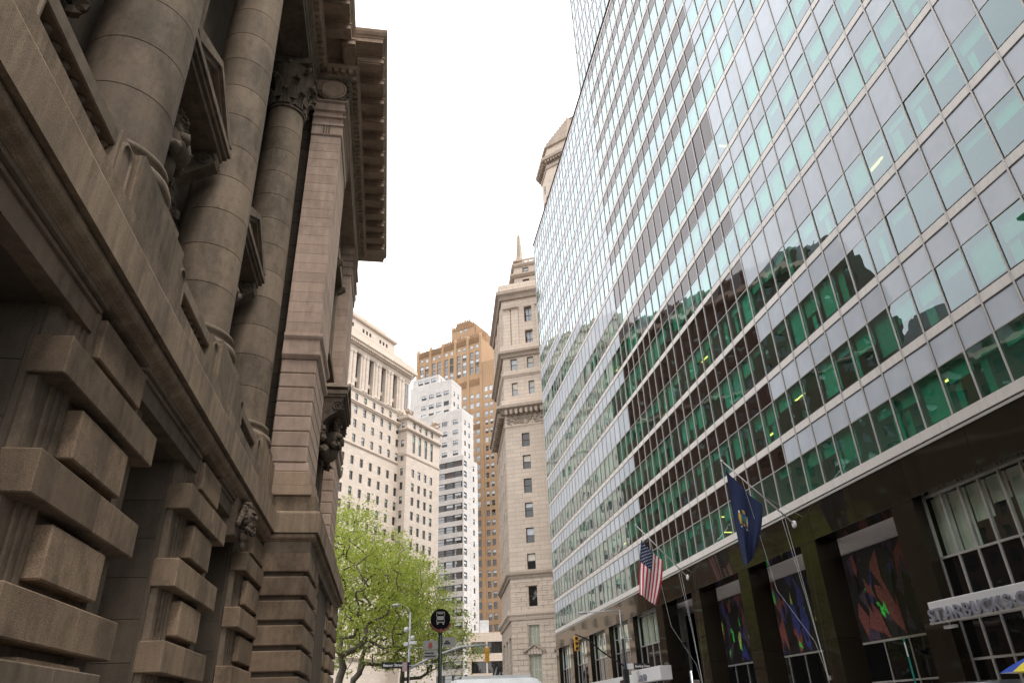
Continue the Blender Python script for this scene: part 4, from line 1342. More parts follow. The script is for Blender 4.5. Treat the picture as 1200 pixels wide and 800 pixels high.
one("flag", US, [M['red'], M['white'], M['navy']], "red and white striped flag with starred blue canton hanging from its pole", "flag", None, True)
fn = cloth((16.70, 12.40), (18.28, 10.60), (16.75, 7.6), (17.35, 8.1), 32.9, 0, 0, 0.24, 1.7)
NY = MB(); grid_faces(NY, fn, 0, 1, 0, 1, 30, 36, 0)
def patch(cs, ct, rs, rt, mi, n=10, off=0.014, ph=0.0):
    for sg in (-1, 1):
        pts = []
        for k in range(n):
            a = 2 * math.pi * k / n + ph
            p = fn(cs + rs * math.cos(a), ct + rt * math.sin(a)); pts.append((p[0], p[1] + sg * off, p[2]))
        if sg > 0: pts.reverse()
        NY.poly(pts, mi)
patch(0.36, 0.47, 0.13, 0.085, 3, 8, 0.012)
patch(0.36, 0.455, 0.085, 0.06, 4, 8, 0.018); patch(0.36, 0.475, 0.06, 0.03, 5, 6, 0.022)
patch(0.22, 0.47, 0.035, 0.085, 2, 6, 0.02); patch(0.50, 0.47, 0.035, 0.085, 1, 6, 0.02); patch(0.5, 0.40, 0.022, 0.018, 2, 6, 0.024); patch(0.22, 0.40, 0.022, 0.018, 1, 6, 0.024)
patch(0.36, 0.375, 0.06, 0.03, 2, 6, 0.02); patch(0.36, 0.575, 0.16, 0.018, 1, 8, 0.02); patch(0.30, 0.54, 0.08, 0.015, 2, 6, 0.02)
one("flag", NY, [M['navy'], M['white'], M['gold'], M['gold'], M['sky_b'], M['leafg']], "dark blue flag with a coloured coat of arms hanging from its pole", "flag", None, True)

# ------------------------------------------------------------------ street furniture
M['galv'] = surface("galvanised_steel", (0.60, 0.60, 0.60), (0.50, 0.50, 0.50), 0.45, 2.0, 30, 0.08, 0.05, spec=0.5)
M['sig_y'] = plain("signal_yellow", (0.72, 0.36, 0.035), 0.45); M['lens'] = plain("signal_lens", (0.03, 0.02, 0.015), 0.2)
M['greenpole'] = plain("dark_green_pole", (0.008, 0.022, 0.016), 0.45); M['sign_grey'] = plain("sign_grey", (0.30, 0.285, 0.27), 0.6)
M['orange'] = plain("orange_red", (0.30, 0.06, 0.03), 0.5); M['teal'] = plain("teal_paint", (0.0, 0.20, 0.16), 0.4); M['bracket'] = plain("red_brown_bracket", (0.22, 0.07, 0.05), 0.5)
def signal(parent, x, y, z, face=-1):
    """three-lamp signal head hanging at (x,y,z top); lenses face down the street"""
    h = MB()
    for k in range(3):
        h.cbox(x - 0.17, x + 0.17, y - 0.13, y + 0.13, z - 0.36 * (k + 1) + 0.01, z - 0.36 * k, 0.03)
        h.tube([(x + 0.14 * math.cos(a_), y + face * 0.13, z - 0.36 * k - 0.18 + 0.14 * math.sin(a_)) for a_ in [math.pi * q / 8 for q in range(9)]], 0.016, 4)
        h.cbox(x - 0.15, x + 0.15, y + face * 0.30 - 0.0, y + face * 0.13 + 0.004 if face > 0 else y + face * 0.13, z - 0.36 * k - 0.05, z - 0.36 * k - 0.03, 0.004) if False else None
    o = part("signal_head", h, M['sig_y'], parent)
    for k in range(3):
        l_ = MB(); l_.lathe([(0.12, 0), (0.10, 0.03), (0.02, 0.05)], 0, 0, 12)
        place("signal_lens", l_.mesh("signal_lens", M['lens']), o, (x, y + face * 0.132, z - 0.36 * k - 0.18), rot=(math.pi / 2 if face < 0 else -math.pi / 2, 0, 0))
    return o
# lamp post with mast arm (beside the park)
LX, LY = 1.62, 60.0
L1 = thing("street_lamp", "white street lamp post with long curved signal arm in front of the green trees", "lamp post", (LX, LY, 0))
m = MB(); m.tube([(LX, LY, 0), (LX, LY, 1.0), (LX, LY, 5.5), (LX, LY, 9.2)], [0.16, 0.11, 0.095, 0.075], 10); part("post", m, M['galv'], L1, True)
m = MB(); m.lathe([(0.3, 0), (0.3, 0.15), (0.2, 0.4), (0.17, 0.9)], LX, LY, 12); part("post_base", m, M['galv'], L1)
m = MB(); m.tube([(LX, LY, 9.0), (LX - 0.12, LY, 9.45), (LX - 0.45, LY, 9.75), (LX - 0.95, LY, 9.8)], 0.045, 8); part("lamp_arm", m, M['galv'], L1, True)
m = MB(); m.blob((LX - 1.15, LY, 9.78), (0.34, 0.16, 0.10), 12); m.lathe([(0.05, 9.82), (0.06, 9.92)], LX - 1.1, LY, 8); part("lamp_head", m, M['galv'], L1, True)
m = MB(); m.tube([(LX, LY, 5.15), (LX + 1.9, LY, 6.0), (LX + 3.9, LY, 6.58), (LX + 6.05, LY, 6.74)], [0.10, 0.085, 0.07, 0.05], 8); part("mast_arm", m, M['galv'], L1, True)
m = MB(); m.tube([(LX, LY, 6.62), (LX + 3.0, LY, 6.70), (LX + 6.05, LY, 6.74)], 0.022, 5); part("tie_rod", m, M['galv'], L1)
m = MB(); m.tube([(LX + 6.05, LY, 6.74), (LX + 6.05, LY, 6.52)], 0.03, 6); part("hanger", m, M['galv'], L1)
signal(L1, LX + 6.05, LY, 6.52, 1)
for (dx, z, s_) in ((-0.28, 7.95, 0.2), (0.24, 7.35, 0.17)):
    m = MB(); m.blob((LX + dx, LY - 0.05, z), s_, 10); part("globe_camera", m, M['whitepaint'], L1, True)
m = MB(); m.cbox(LX + 0.05, LX + 0.55, LY - 0.2, LY + 0.1, 6.85, 7.1, 0.03); m.cbox(LX - 0.45, LX - 0.12, LY - 0.2, LY + 0.1, 6.75, 7.02, 0.03); part("equipment_box", m, M['whitepaint'], L1)
m = MB(); m.cbox(LX - 0.18, LX + 0.18, LY - 0.14, LY + 0.14, 5.3, 5.62, 0.02); part("clamp", m, M['black'], L1)
def street_sign(parent, x0, x1, y, z0, z1, txt, arrow=True):
    m = MB(); m.cbox(x0, x1, y - 0.02, y + 0.02, z0, z1, 0.006); o = part("name_plate", m, M['black'], parent)
    h = (z1 - z0)
    me = text_mesh(txt, h * 0.62, 0.004, M['white'])
    xs = [v.co.x for v in me.vertices]; sc = min(1.0, (x1 - x0) * 0.86 / (max(xs) - min(xs)))
    t = place("lettering", me, o, (x0 + 0.06 * (x1 - x0), y - 0.026, z0 + h * 0.28), rot=(math.pi / 2, 0, 0)); t.scale = (sc, 1, 1)
    return o
street_sign(L1, LX - 2.05, LX - 0.1, LY - 0.12, 5.22, 5.66, "Beaver Street")
# lamp post on the right pavement
RX, RY = 18.0, 57.5
L2 = thing("street_lamp", "street lamp with straight white arm and black signal bracket before the black arcade", "lamp post", (RX, RY, 0))
m = MB(); m.tube([(RX, RY, 0), (RX, RY, 6.7)], [0.15, 0.10], 10); part("post", m, M['black'], L2, True)
m = MB(); m.tube([(RX, RY, 6.7), (RX, RY, 8.85)], 0.06, 8); part("upper_post", m, M['galv'], L2, True)
m = MB(); m.tube([(RX, RY, 8.8), (RX - 2.7, RY, 8.72)], [0.05, 0.04], 8); part("lamp_arm", m, M['galv'], L2, True)
m = MB(); m.blob((RX - 3.0, RY, 8.66), (0.38, 0.17, 0.12), 12); part("lamp_head", m, M['galv'], L2, True)
m = MB(); m.tube([(RX, RY, 4.75), (RX - 1.6, RY, 5.75), (RX - 2.8, RY, 6.75), (RX - 3.75, RY, 7.12)], 0.06, 8); part("signal_arm", m, M['black'], L2, True)
m = MB(); m.tube([(RX - 0.6, RY, 6.62), (RX + 0.75, RY, 6.72)], 0.035, 6); m.blob((RX, RY, 6.75), 0.12, 8); part("cross_bar", m, M['galv'], L2)
signal(L2, RX - 3.7, RY, 7.0, -1)
m = MB(); m.cbox(RX + 0.12, RX + 0.62, RY - 0.2, RY - 0.16, 4.55, 4.95, 0.01); part("one_way_plate", m, M['whitepaint'], L2)
street_sign(L2, RX + 0.65, RX + 2.0, RY - 0.2, 4.55, 4.95, "Bowling Green")
m = MB(); m.cbox(RX - 0.2, RX + 0.2, RY - 0.2, RY + 0.2, 3.3, 4.6, 0.03); part("control_box", m, M['black'], L2)
# bus stop post
BX, BY = 1.20, 18.0
BS = thing("bus_stop_sign", "dark green bus stop pole topped by a round black sign with a bus symbol", "bus stop", (BX, BY, 0))
m = MB(); m.tube([(BX, BY, 0), (BX, BY, 3.44)], 0.045, 10); part("post", m, M['greenpole'], BS, True)
m = MB()
pts = [(BX + 0.235 * math.cos(2 * math.pi * k / 28), 3.72 + 0.235 * math.sin(2 * math.pi * k / 28)) for k in range(28)]
m.extr_y(pts, BY - 0.03, BY + 0.03); M['signblack'] = plain('matt_black', (0.008, 0.008, 0.010), 0.95, 0.05); dsc = part("round_sign", m, M['signblack'], BS)
m = MB(); yv = BY - 0.036
for (x0, x1, z0, z1) in ((-.1, .1, 3.87, 3.885), (-.1, -.085, 3.64, 3.87), (.085, .1, 3.64, 3.87), (-.1, .1, 3.70, 3.785), (-.1, .1, 3.64, 3.66), (-.085, -.05, 3.60, 3.64), (.05, .085, 3.60, 3.64), (-.06, .06, 3.835, 3.86)):
    m.box(BX + x0, BX + x1, yv, yv + 0.004, z0, z1)
part("bus_symbol", m, M['sign_grey'], dsc)
m = MB(); m.tube([(BX + 0.25 * math.cos(a_), BY, 3.72 + 0.25 * math.sin(a_)) for a_ in [math.pi * (1.12 + 0.76 * q / 12) for q in range(13)]], 0.034, 6); m.tube([(BX, BY, 3.42), (BX, BY, 3.5)], 0.06, 8); part("bracket_ring", m, M['bracket'], BS)
m = MB(); m.box(BX - 0.40, BX - 0.06, BY - 0.015, BY + 0.015, 3.06, 3.26); p1 = part("route_plate", m, M['sign_grey'], BS)
m = MB(); m.extr_y([(BX - 0.28, 3.10), (BX - 0.18, 3.10), (BX - 0.19, 3.19), (BX - 0.23, 3.23), (BX - 0.27, 3.19)], BY - 0.022, BY - 0.016); part("route_emblem", m, M['orange'], p1)
m = MB(); m.box(BX - 0.39, BX - 0.06, BY - 0.015, BY + 0.015, 2.87, 3.045); p1 = part("route_plate", m, M['sign_grey'], BS)
m = MB(); m.box(BX - 0.36, BX - 0.14, BY - 0.021, BY - 0.016, 2.975, 3.0); m.box(BX - 0.36, BX - 0.10, BY - 0.021, BY - 0.016, 2.91, 2.935); part("route_text", m, M['black'], p1)
m = MB(); m.box(BX + 0.06, BX + 0.36, BY - 0.015, BY + 0.015, 3.12, 3.32); p1 = part("route_plate", m, M['sign_grey'], BS)
m = MB(); m.box(BX + 0.09, BX + 0.24, BY - 0.021, BY - 0.016, 3.17, 3.21); m.box(BX + 0.12, BX + 0.2, BY - 0.021, BY - 0.016, 3.22, 3.25); part("route_text", m, M['black'], p1)
# thin post with a square plate in the arcade, green pole, black post with small plate
m = MB(); m.tube([(19.2, 47.6, 0), (19.2, 47.6, 3.85)], 0.025, 6); m.blob((19.2, 47.6, 3.88), 0.05, 6)
S1 = thing("sign_post", "thin black post with small square notice in the dark arcade opening", "sign", (19.2, 47.6, 0)); part("post", m, M['black'], S1)
m = MB(); m.box(19.28, 19.72, 47.58, 47.62, 2.95, 3.32); p1 = part("notice_plate", m, M['sign_grey'], S1)
m = MB(); m.box(19.34, 19.62, 47.572, 47.578, 3.2, 3.24); m.box(19.38, 19.66, 47.572, 47.578, 3.1, 3.15); m.box(19.34, 19.6, 47.572, 47.578, 3.01, 3.04); part("notice_text", m, M['bracket'], p1)
m = MB(); m.tube([(17.3, 23.6, 0), (17.3, 23.6, 3.55)], 0.03, 8); S2 = thing("green_post", "slim teal green post with white sleeve standing before the coloured wall panels", "post", (17.3, 23.6, 0)); part("post", m, M['teal'], S2)
m = MB(); m.tube([(17.26, 23.55, 2.95), (17.26, 23.55, 3.4)], 0.022, 6); part("sleeve", m, M['whitepaint'], S2)
m = MB(); m.tube([(1.0, 38.0, 0), (1.0, 38.0, 4.15)], 0.05, 8); S3 = thing("sign_post", "black post with small pink and white plate below the trees", "sign", (1.0, 38.0, 0)); part("post", m, M['black'], S3)
m = MB(); m.box(0.72, 0.95, 37.97, 38.0, 3.75, 4.15); part("plate", m, plain("pale_pink_plate", (0.55, 0.38, 0.40), 0.6), S3)
m = MB(); m.tube([(1.0, 38.0, 4.0), (2.6, 38.0, 4.05)], 0.02, 6); part("cross_rail", m, M['galv'], S3)

# ------------------------------------------------------------------ vehicles
M['van_w'] = plain("van_white", (0.80, 0.80, 0.80), 0.35, coat=0.5); M['tyre'] = plain("tyre_rubber", (0.02, 0.02, 0.02), 0.9); M['carblk'] = plain("car_black", (0.015, 0.016, 0.02), 0.3, coat=0.8)
M['rim'] = plain("wheel_rim", (0.45, 0.45, 0.46), 0.35, metal=0.7); M['tail'] = plain("tail_lamp_red", (0.35, 0.02, 0.02), 0.3)
def vehicle(name, label, cat, x0, x1, y0, y1, prof, paint, wr, axles, glass_rows):
    """prof: side outline (y,z) of the body, extruded across the width with chamfered roof edges"""
    T = thing(name, label, cat, ((x0 + x1) / 2, (y0 + y1) / 2, -0.13))
    b = MB(); k = len(prof); w = x1 - x0
    zs = [p[1] for p in prof]; zmax = max(zs)
    rings = []
    for (fr, ins) in ((0.0, 0.10), (0.04, 0.03), (0.10, 0.0), (0.90, 0.0), (0.96, 0.03), (1.0, 0.10)):
        ring = []
        for (py, pz) in prof:
            ring.append(len(b.v)); b.v.append((x0 + w * fr, py, pz - (ins * 1.2 if pz > zmax * 0.6 else 0)))
        rings.append(ring)
    for A, B in zip(rings[:-1], rings[1:]):
        for j in range(k): b.f.append((A[j], A[(j + 1) % k], B[(j + 1) % k], B[j])); b.m.append(0)
    b.f.append(tuple(reversed(rings[0]))); b.m.append(0); b.f.append(tuple(rings[-1])); b.m.append(0)
    part("body", b, paint, T)
    for ay in axles:
        for sx in (x0 + 0.12, x1 - 0.12):
            t = MB(); t.lathe([(wr * 0.6, -0.11), (wr, -0.09), (wr, 0.09), (wr * 0.6, 0.11)], 0, 0, 20)
            wo = place("wheel", t.mesh("wheel", M['tyre'], False), T, (sx, ay, wr - 0.13), rot=(0, math.pi / 2, 0))
            r_ = MB(); r_.lathe([(wr * 0.6, -0.125), (wr * 0.2, -0.13), (wr * 0.2, 0.13), (wr * 0.6, 0.125)], 0, 0, 12)
            ro = bpy.data.objects.new("rim", r_.mesh("rim", M['rim'])); COL.objects.link(ro); ro.parent = wo
    for (y_a, y_b, z_a, z_b) in glass_rows:
        for sx, d in ((x0 - 0.004, 1), (x1 + 0.004, -1)):
            g = MB(); q = [(sx, y_a, z_a), (sx, y_b, z_a), (sx, y_b, z_b), (sx, y_a, z_b)]
            g.poly(q if d < 0 else q[::-1]); part("side_window", g, M['dark_glass'], T)
    for sx in (x0 + 0.18, x1 - 0.18):
        g = MB().cbox(sx - 0.12, sx + 0.12, y0 - 0.03, y0 + 0.03, 0.75, 1.05, 0.01); part("tail_lamp", g, M['tail'], T)
        g = MB().cbox(sx - 0.14, sx + 0.14, y1 - 0.05, y1 + 0.03, 0.6, 0.8, 0.01); part("headlamp", g, M['whitepaint'], T)
    return T
V = vehicle("delivery_van", "white high-roofed van parked at the kerb beyond the bus stop", "van", 1.43, 3.73, 18.6, 24.0,
        [(18.6, 0.25), (18.6, 0.6), (18.66, 2.32), (18.8, 2.45), (22.3, 2.45), (22.7, 2.3), (23.3, 1.35), (23.95, 1.1), (24.0, 0.3)], M['van_w'], 0.36, (19.6, 22.9), [(22.2, 23.0, 1.35, 1.95)])
m = MB(); m.box(1.8, 3.5, 19.0, 19.06, 2.45, 2.53); m.box(1.8, 3.5, 21.6, 21.66, 2.45, 2.53); m.box(1.8, 1.86, 19.06, 21.6, 2.49, 2.53); part("roof_rack", m, M['galv'], V)
g = MB(); g.quad((1.8, 18.6, 1.4), (3.5, 18.6, 1.4), (3.48, 18.625, 2.05), (1.82, 18.625, 2.05)); 
g.v = [(x, y - 0.02, z) for (x, y, z) in g.v]; part("rear_window", g, M['dark_glass'], V)
vehicle("parked_car", "black sport utility car parked by the coffee shop pavement", "car", 12.9, 14.85, 14.6, 19.3,
        [(14.6, 0.2), (14.6, 0.95), (14.75, 1.2), (15.0, 1.86), (15.4, 1.97), (17.2, 1.97), (17.6, 1.88), (18.3, 1.2), (19.2, 1.05), (19.3, 0.25)], M['carblk'], 0.37, (15.5, 18.4), [(15.2, 16.3, 1.2, 1.72), (16.4, 17.5, 1.2, 1.72)])
vehicle("parked_car", "black low saloon car parked ahead of the taller car", "car", 12.9, 14.7, 20.6, 25.1,
        [(20.6, 0.2), (20.6, 0.9), (21.3, 1.05), (21.9, 1.85), (22.4, 1.94), (23.5, 1.92), (24.1, 1.3), (25.0, 1.0), (25.1, 0.25)], M['carblk'], 0.33, (21.5, 24.2), [(21.9, 22.7, 1.15, 1.6), (22.8, 23.7, 1.15, 1.6)])
# patio umbrella outside the coffee shop
U = thing("patio_umbrella", "blue, yellow and white patio umbrella below the coffee shop canopy", "umbrella", (17.9, 18.6, 0))
m = MB(); m.tube([(17.9, 18.6, 0), (17.9, 18.6, 2.7)], 0.025, 8); part("pole", m, M['whitepaint'], U)
m = MB(); m.lathe([(0.3, 0), (0.3, 0.08), (0.05, 0.12)], 17.9, 18.6, 16); part("base", m, M['black'], U)
m = MB(); n_ = 8
um = [plain("umbrella_blue", (0.02, 0.07, 0.42), 0.8), plain("umbrella_yellow", (0.75, 0.60, 0.05), 0.8), M['white']]
for k in range(n_):
    for j in range(4):
        r0, r1 = 1.3 * j / 4, 1.3 * (j + 1) / 4; z0 = 2.72 - 0.5 * (j / 4) ** 1.5; z1 = 2.72 - 0.5 * ((j + 1) / 4) ** 1.5
        a0, a1 = 2 * math.pi * k / n_, 2 * math.pi * (k + 1) / n_
        P_ = lambda r, a, z: (17.9 + r * math.cos(a), 18.6 + r * math.sin(a), z)
        m.quad(P_(r0, a0, z0), P_(r1, a0, z1), P_(r1, a1, z1), P_(r0, a1, z0), (0, 1, 2)[k % 3])
part("canopy", m, um, U)
# ------------------------------------------------------------------ far buildings
M['limestone'] = surface("cream_limestone", (0.62, 0.53, 0.45), (0.57, 0.485, 0.41), 0.85, 0.08, 3, 0.05, 0.1, rand=0.03, streak=0.05, brick=(37, 1.8, 0.76, 0.86))
M['lime_y'] = surface("yellowish_limestone", (0.62, 0.545, 0.42), (0.55, 0.48, 0.36), 0.85, 0.1, 3, 0.05, 0.1, rand=0.03, streak=0.08)
M['tan'] = surface("tan_limestone", (0.66, 0.55, 0.455), (0.60, 0.495, 0.405), 0.85, 0.1, 5, 0.06, 0.15, rand=0.06, streak=0.05, brick=(115, 2.4, 0.65, 0.74))
M['tan_d'] = surface("tan_limestone_trim", (0.47, 0.38, 0.31), (0.38, 0.305, 0.245), 0.85, 0.3, 5, 0.1, 0.2, rand=0.05, streak=0.15)
M['white_b'] = surface("white_brick", (0.60, 0.565, 0.535), (0.53, 0.495, 0.465), 0.8, 0.15, 4, 0.05, 0.1, rand=0.03, streak=0.10, brick=(126, 1.9, 0.9, 0.9))
M['brown_sp'] = plain("brown_spandrel", (0.10, 0.08, 0.075), 0.7, rand=0.1)
M['orange_b'] = surface("orange_brick", (0.44, 0.285, 0.17), (0.37, 0.235, 0.138), 0.85, 0.08, 2, 0.08, 0.1, rand=0.04, streak=0.06)
M['orange_d'] = surface("orange_terracotta", (0.34, 0.21, 0.12), (0.26, 0.16, 0.09), 0.85, 0.3, 3, 0.12, 0.2, rand=0.08)
M['brick_br'] = surface("brown_brick", (0.085, 0.05, 0.035), (0.065, 0.04, 0.028), 0.85, 0.1, 3, 0.1, 0.1)
M['glass_sky'] = panel_glass("window_glass", (0.03, 0.035, 0.035), 0.16, 0.02)
M['glass_dk'] = panel_glass("shaded_window_glass", (0.018, 0.018, 0.017), 0.06, 0.02)
M['shade'] = plain("window_shade", (0.62, 0.58, 0.50), 0.85, rand=0.15); M['shade_o'] = plain('olive_curtain', (0.36, 0.37, 0.28), 0.8, rand=0.1); M['shade_g'] = plain("green_window_shade", (0.30, 0.40, 0.34), 0.85, rand=0.2); M['shade_b'] = plain("pale_blue_shade", (0.62, 0.66, 0.70), 0.7, rand=0.1)
M['frame_d'] = plain("dark_sash", (0.07, 0.05, 0.04), 0.6); M['frame_w'] = plain("white_sash", (0.62, 0.60, 0.56), 0.6)

win_cache = {}
def win_mesh(w, h, frame='frame_d', glass_='glass_dk', shade=None, frac=0.0, sash=True, mull=0):
    key = (round(w, 2), round(h, 2), frame, glass_, shade, round(frac, 2), sash, mull)
    if key in win_cache: return win_cache[key]
    m = MB(); t = min(0.09, w * 0.09); y = 0.0
    m.box(-w / 2, -w / 2 + t, -0.06, 0.03, 0, h, 0); m.box(w / 2 - t, w / 2, -0.06, 0.03, 0, h, 0)
    m.box(-w / 2 + t, w / 2 - t, -0.06, 0.03, 0, t, 0); m.box(-w / 2 + t, w / 2 - t, -0.06, 0.03, h - t, h, 0)
    if sash: m.box(-w / 2 + t, w / 2 - t, -0.05, 0.03, h * 0.5 - 0.04, h * 0.5 + 0.04, 0)
    for q in range(mull):
        x = -w / 2 + w * (q + 1) / (mull + 1); m.box(x - 0.035, x + 0.035, -0.05, 0.03, t, h - t, 0)
    zs = h - h * frac
    if frac < 0.98: m.quad((-w / 2, 0, 0), (w / 2, 0, 0), (w / 2, 0, zs), (-w / 2, 0, zs), 1)
    if frac > 0.02: m.quad((-w / 2, 0.004, zs), (w / 2, 0.004, zs), (w / 2, 0.004, h), (-w / 2, 0.004, h), 2)
    win_cache[key] = m.mesh("window", [M[frame], M[glass_], M[shade or 'shade']])
    return win_cache[key]

class Wall:
    """a facade plane: start point, heading in degrees clockwise from +Y"""
    def __init__(s, P, hd):
        h = math.radians(hd); s.P = Vector(P); s.d = Vector((math.sin(h), math.cos(h))); s.n = Vector((s.d.y, -s.d.x)); s.rot = math.atan2(s.d.y, s.d.x)
    def at(s, a, out=0.0):
        q = s.P + s.d * a + s.n * out; return (q.x, q.y)
def windows(root, W, rows, cols, w, h, style, depth=0.25, ops=None, jitter=True):
    """rows = sill heights, cols = centre positions; returns openings and places one window object in each"""
    out = []
    for z in rows:
        for c in cols:
            out.append((c - w / 2, c + w / 2, z, z + h))
            st = style(z, c)
            x, y = W.at(c, -depth)
            place("window", win_mesh(w, h, **st), root, (x, y, z), W.rot)
    return out
def shift(ops, L0):
    return [(a - L0, b - L0, c, d) for (a, b, c, d) in ops]
def wall_part(root, W, s0, s1, z0, z1, ops, mat, depth=0.3, name="wall"):
    m = MB(); m.wall(W.at(s0), W.at(s1), z0, z1, [(a - s0, b - s0, c, d) for (a, b, c, d) in ops], depth)
    return part(name, m, mat, root)
def band(root, W, s0, s1, prof, mat, name="cornice", ext0=None, ext1=None):
    pts = [W.at(s0), W.at(s1)]
    if ext0: pts.insert(0, ext0)
    if ext1: pts.append(ext1)
    m = MB(); m.sweep(pts, prof); return part(name, m, mat, root)
def st_dark(z, c):
    r = random.random()
    return dict(glass_='glass_dk', shade='shade_g', frac=random.choice([0, 0, 0.3, 0.5]) if r < 0.6 else 0)

# ---- cream bank building at the park's edge (main block and wing)
CB = thing("cream_office_building", "cream limestone office building with pilastered top storeys and stepped attic behind the trees", "building", (-2.8, 182, 0))
WA = Wall((-2.8, 182.0), 37)
def sty_cream(z, c):
    if z > 58: return dict(glass_='glass_sky', shade='shade_g' if random.random() < .6 else 'shade_b', frac=random.choice([0, 0.3, 0.5, 0.5, 0.0]))
    return dict(glass_='glass_dk', shade='shade_g', frac=random.choice([0, 0, 0, 0.3, 0.45]))
colsA = [1.1 - 3.58 * k for k in range(0, 7)] + [4.6]
rowsA = [54.0 - 3.82 * k for k in range(0, 11)] + [57.9, 63.6, 67.5, 71.2]
opsA = windows(CB, WA, rowsA, colsA, 1.25, 2.15, sty_cream, 0.25)
opsA += windows(CB, WA, [74.9], colsA, 1.2, 1.75, sty_cream, 0.25)
# recessed bays between paired pilasters near the top
bayc = [c - 1.79 for c in colsA[:12]]
recess = []
for i in range(0, 5):
    c = 2.6 - 5.35 * i
    recess.append((c - 0.95, c + 0.95, 77.9, 88.2))
    x, y = WA.at(c, -1.1); place("window", win_mesh(1.7, 6.2, 'frame_d', 'glass_sky', 'shade_b', 0.0, True, 1), CB, (x, y, 81.6), WA.rot)
    x, y = WA.at(c, -1.1); place("window", win_mesh(1.7, 2.0, 'frame_d', 'glass_dk', 'shade_g', 0.0, False, 1), CB, (x, y, 78.4), WA.rot)
    m = MB()
    p0 = WA.at(c - 0.95, -1.0); p1 = WA.at(c + 0.95, -1.0)
    m.quad((p0[0], p0[1], 80.5), (p1[0], p1[1], 80.5), (p1[0], p1[1], 81.55), (p0[0], p0[1], 81.55)); part("bay_spandrel", m, M['limestone'], CB)
wall_part(CB, WA, -21.5, 9.6, 0, 77.8, opsA, M['limestone'])
wall_part(CB, WA, -21.5, 9.6, 77.8, 89.6, recess, M['limestone'], 1.12)
for i in range(0, 5):                       # paired half-round pilasters
    for off in (2.05, 3.30):
        c = 2.6 - 5.35 * i + off
        if c > 5.5 and i == 0: c = 2.6 + off
        x, y = WA.at(c, 0.05)
        m = MB(); m.lathe([(0.62, 77.9), (0.62, 78.3), (0.5, 78.5), (0.46, 87.0), (0.42, 87.1), (0.56, 87.5), (0.64, 88.1), (0.64, 88.3)], x, y, 12); part("pilaster", m, M['limestone'], CB, False)
x, y = WA.at(7.9, -0.2); place("window", win_mesh(1.3, 8.0, 'frame_d', 'glass_sky', 'shade_g', 0.0, True, 0), CB, (WA.at(7.9, 0.03)[0], WA.at(7.9, 0.03)[1], 79.5), WA.rot)
e_back = WA.at(9.6, -20)
def cbband(z0, z1, pr, mat='limestone', s1=9.6, back=True):
    band(CB, WA, -21.5, s1, [(-0.5, z0), (pr * 0.4, z0), (pr * 0.7, z0 + (z1 - z0) * 0.4), (pr, z0 + (z1 - z0) * 0.6), (pr, z1), (-0.5, z1)], M[mat], "cornice", None, WA.at(s1, -20) if back else None)
cbband(77.1, 77.8, 0.45); cbband(73.7, 74.5, 0.6, 'tan'); cbband(62.7, 63.1, 0.3, 'tan'); cbband(88.4, 89.6, 0.25)
cbband(89.6, 92.0, 1.5, 'tan')
m = MB(); m.sweep([WA.at(-21.5), WA.at(9.6), WA.at(9.6, -20)], [(0.9, 92.0), (0.9, 93.3), (0.5, 93.3), (0.5, 92.0)]); part("parapet", m, M['limestone'], CB)
for k in range(70):
    s_ = -21 + 0.8 * k
    x, y = WA.at(s_, 0.9)
    if s_ < 9: place("modillion", (win_cache.setdefault('mod', MB().box(-0.2, 0.2, -0.45, 0.45, -0.4, 0).mesh("modillion", M['tan']))), CB, (x, y, 90.4), WA.rot)
# stepped attic
WB = Wall(WA.at(0, -3.0), 37)
attic = []
for i in range(0, 3):
    for q in (-1.5, 0, 1.5):
        c = 0.2 - 7.6 * i + q
        attic.append((c - 0.45, c + 0.45, 97.4, 98.6))
        x, y = WB.at(c, -0.2); place("window", win_mesh(0.9, 1.2, 'frame_d', 'glass_dk', None, 0, False), CB, (x, y, 97.4), WB.rot)
wall_part(CB, WB, -21.5, 8.2, 92, 96.4, [], M['lime_y']); 
m = MB()
for i in range(14):
    c = 6.5 - 2.0 * i; p = WB.at(c, 0.05); m.blob((p[0], p[1], 94.6), (0.35, 0.35, 0.35), 8)
part("attic_roundels", m, M['lime_y'], CB, stuff=True)
wall_part(CB, WB, -21.5, 5.4, 96.4, 100.4, attic, M['limestone'])
for (z0, z1, pr, s1) in ((95.6, 96.4, 0.7, 8.2), (100.0, 100.9, 0.6, 5.4)):
    band(CB, WB, -21.5, s1, [(-0.5, z0), (pr * 0.5, z0), (pr, z0 + 0.4), (pr, z1), (-0.5, z1)], M['tan'], "cornice", None, WB.at(s1, -18))
WC = Wall(WA.at(0, -5.0), 37); wall_part(CB, WC, -21.5, 2.6, 100.4, 103.0, [], M['limestone']); band(CB, WC, -21.5, 2.6, [(-0.5, 102.6), (0.5, 102.8), (0.5, 103.3), (-0.5, 103.3)], M['tan'], "cornice", None, WC.at(2.6, -16))
def core(root, W, s0, s1, back, z0, z1, mat, name="building_core", inset=0.6):
    a, b, c, d = W.at(s0, -inset), W.at(s1, -0.02 if False else -inset), W.at(s1, -back), W.at(s0, -back)
    m = MB()
    for (p, q) in ((a, b), (b, c), (c, d), (d, a)): m.quad((p[0], p[1], z0), (q[0], q[1], z0), (q[0], q[1], z1), (p[0], p[1], z1))
    m.poly([(p[0], p[1], z1) for p in (a, b, c, d)]); part(name, m, mat, root)
core(CB, WA, -21.5, 9.55, 30, 0, 92.2, M['limestone'], inset=1.25); core(CB, WB, -21.5, 8.1, 26, 92, 96.3, M['limestone']); core(CB, WB, -21.5, 5.3, 26, 96.2, 100.5, M['limestone']); core(CB, WC, -21.5, 2.5, 24, 100, 103.1, M['limestone'])
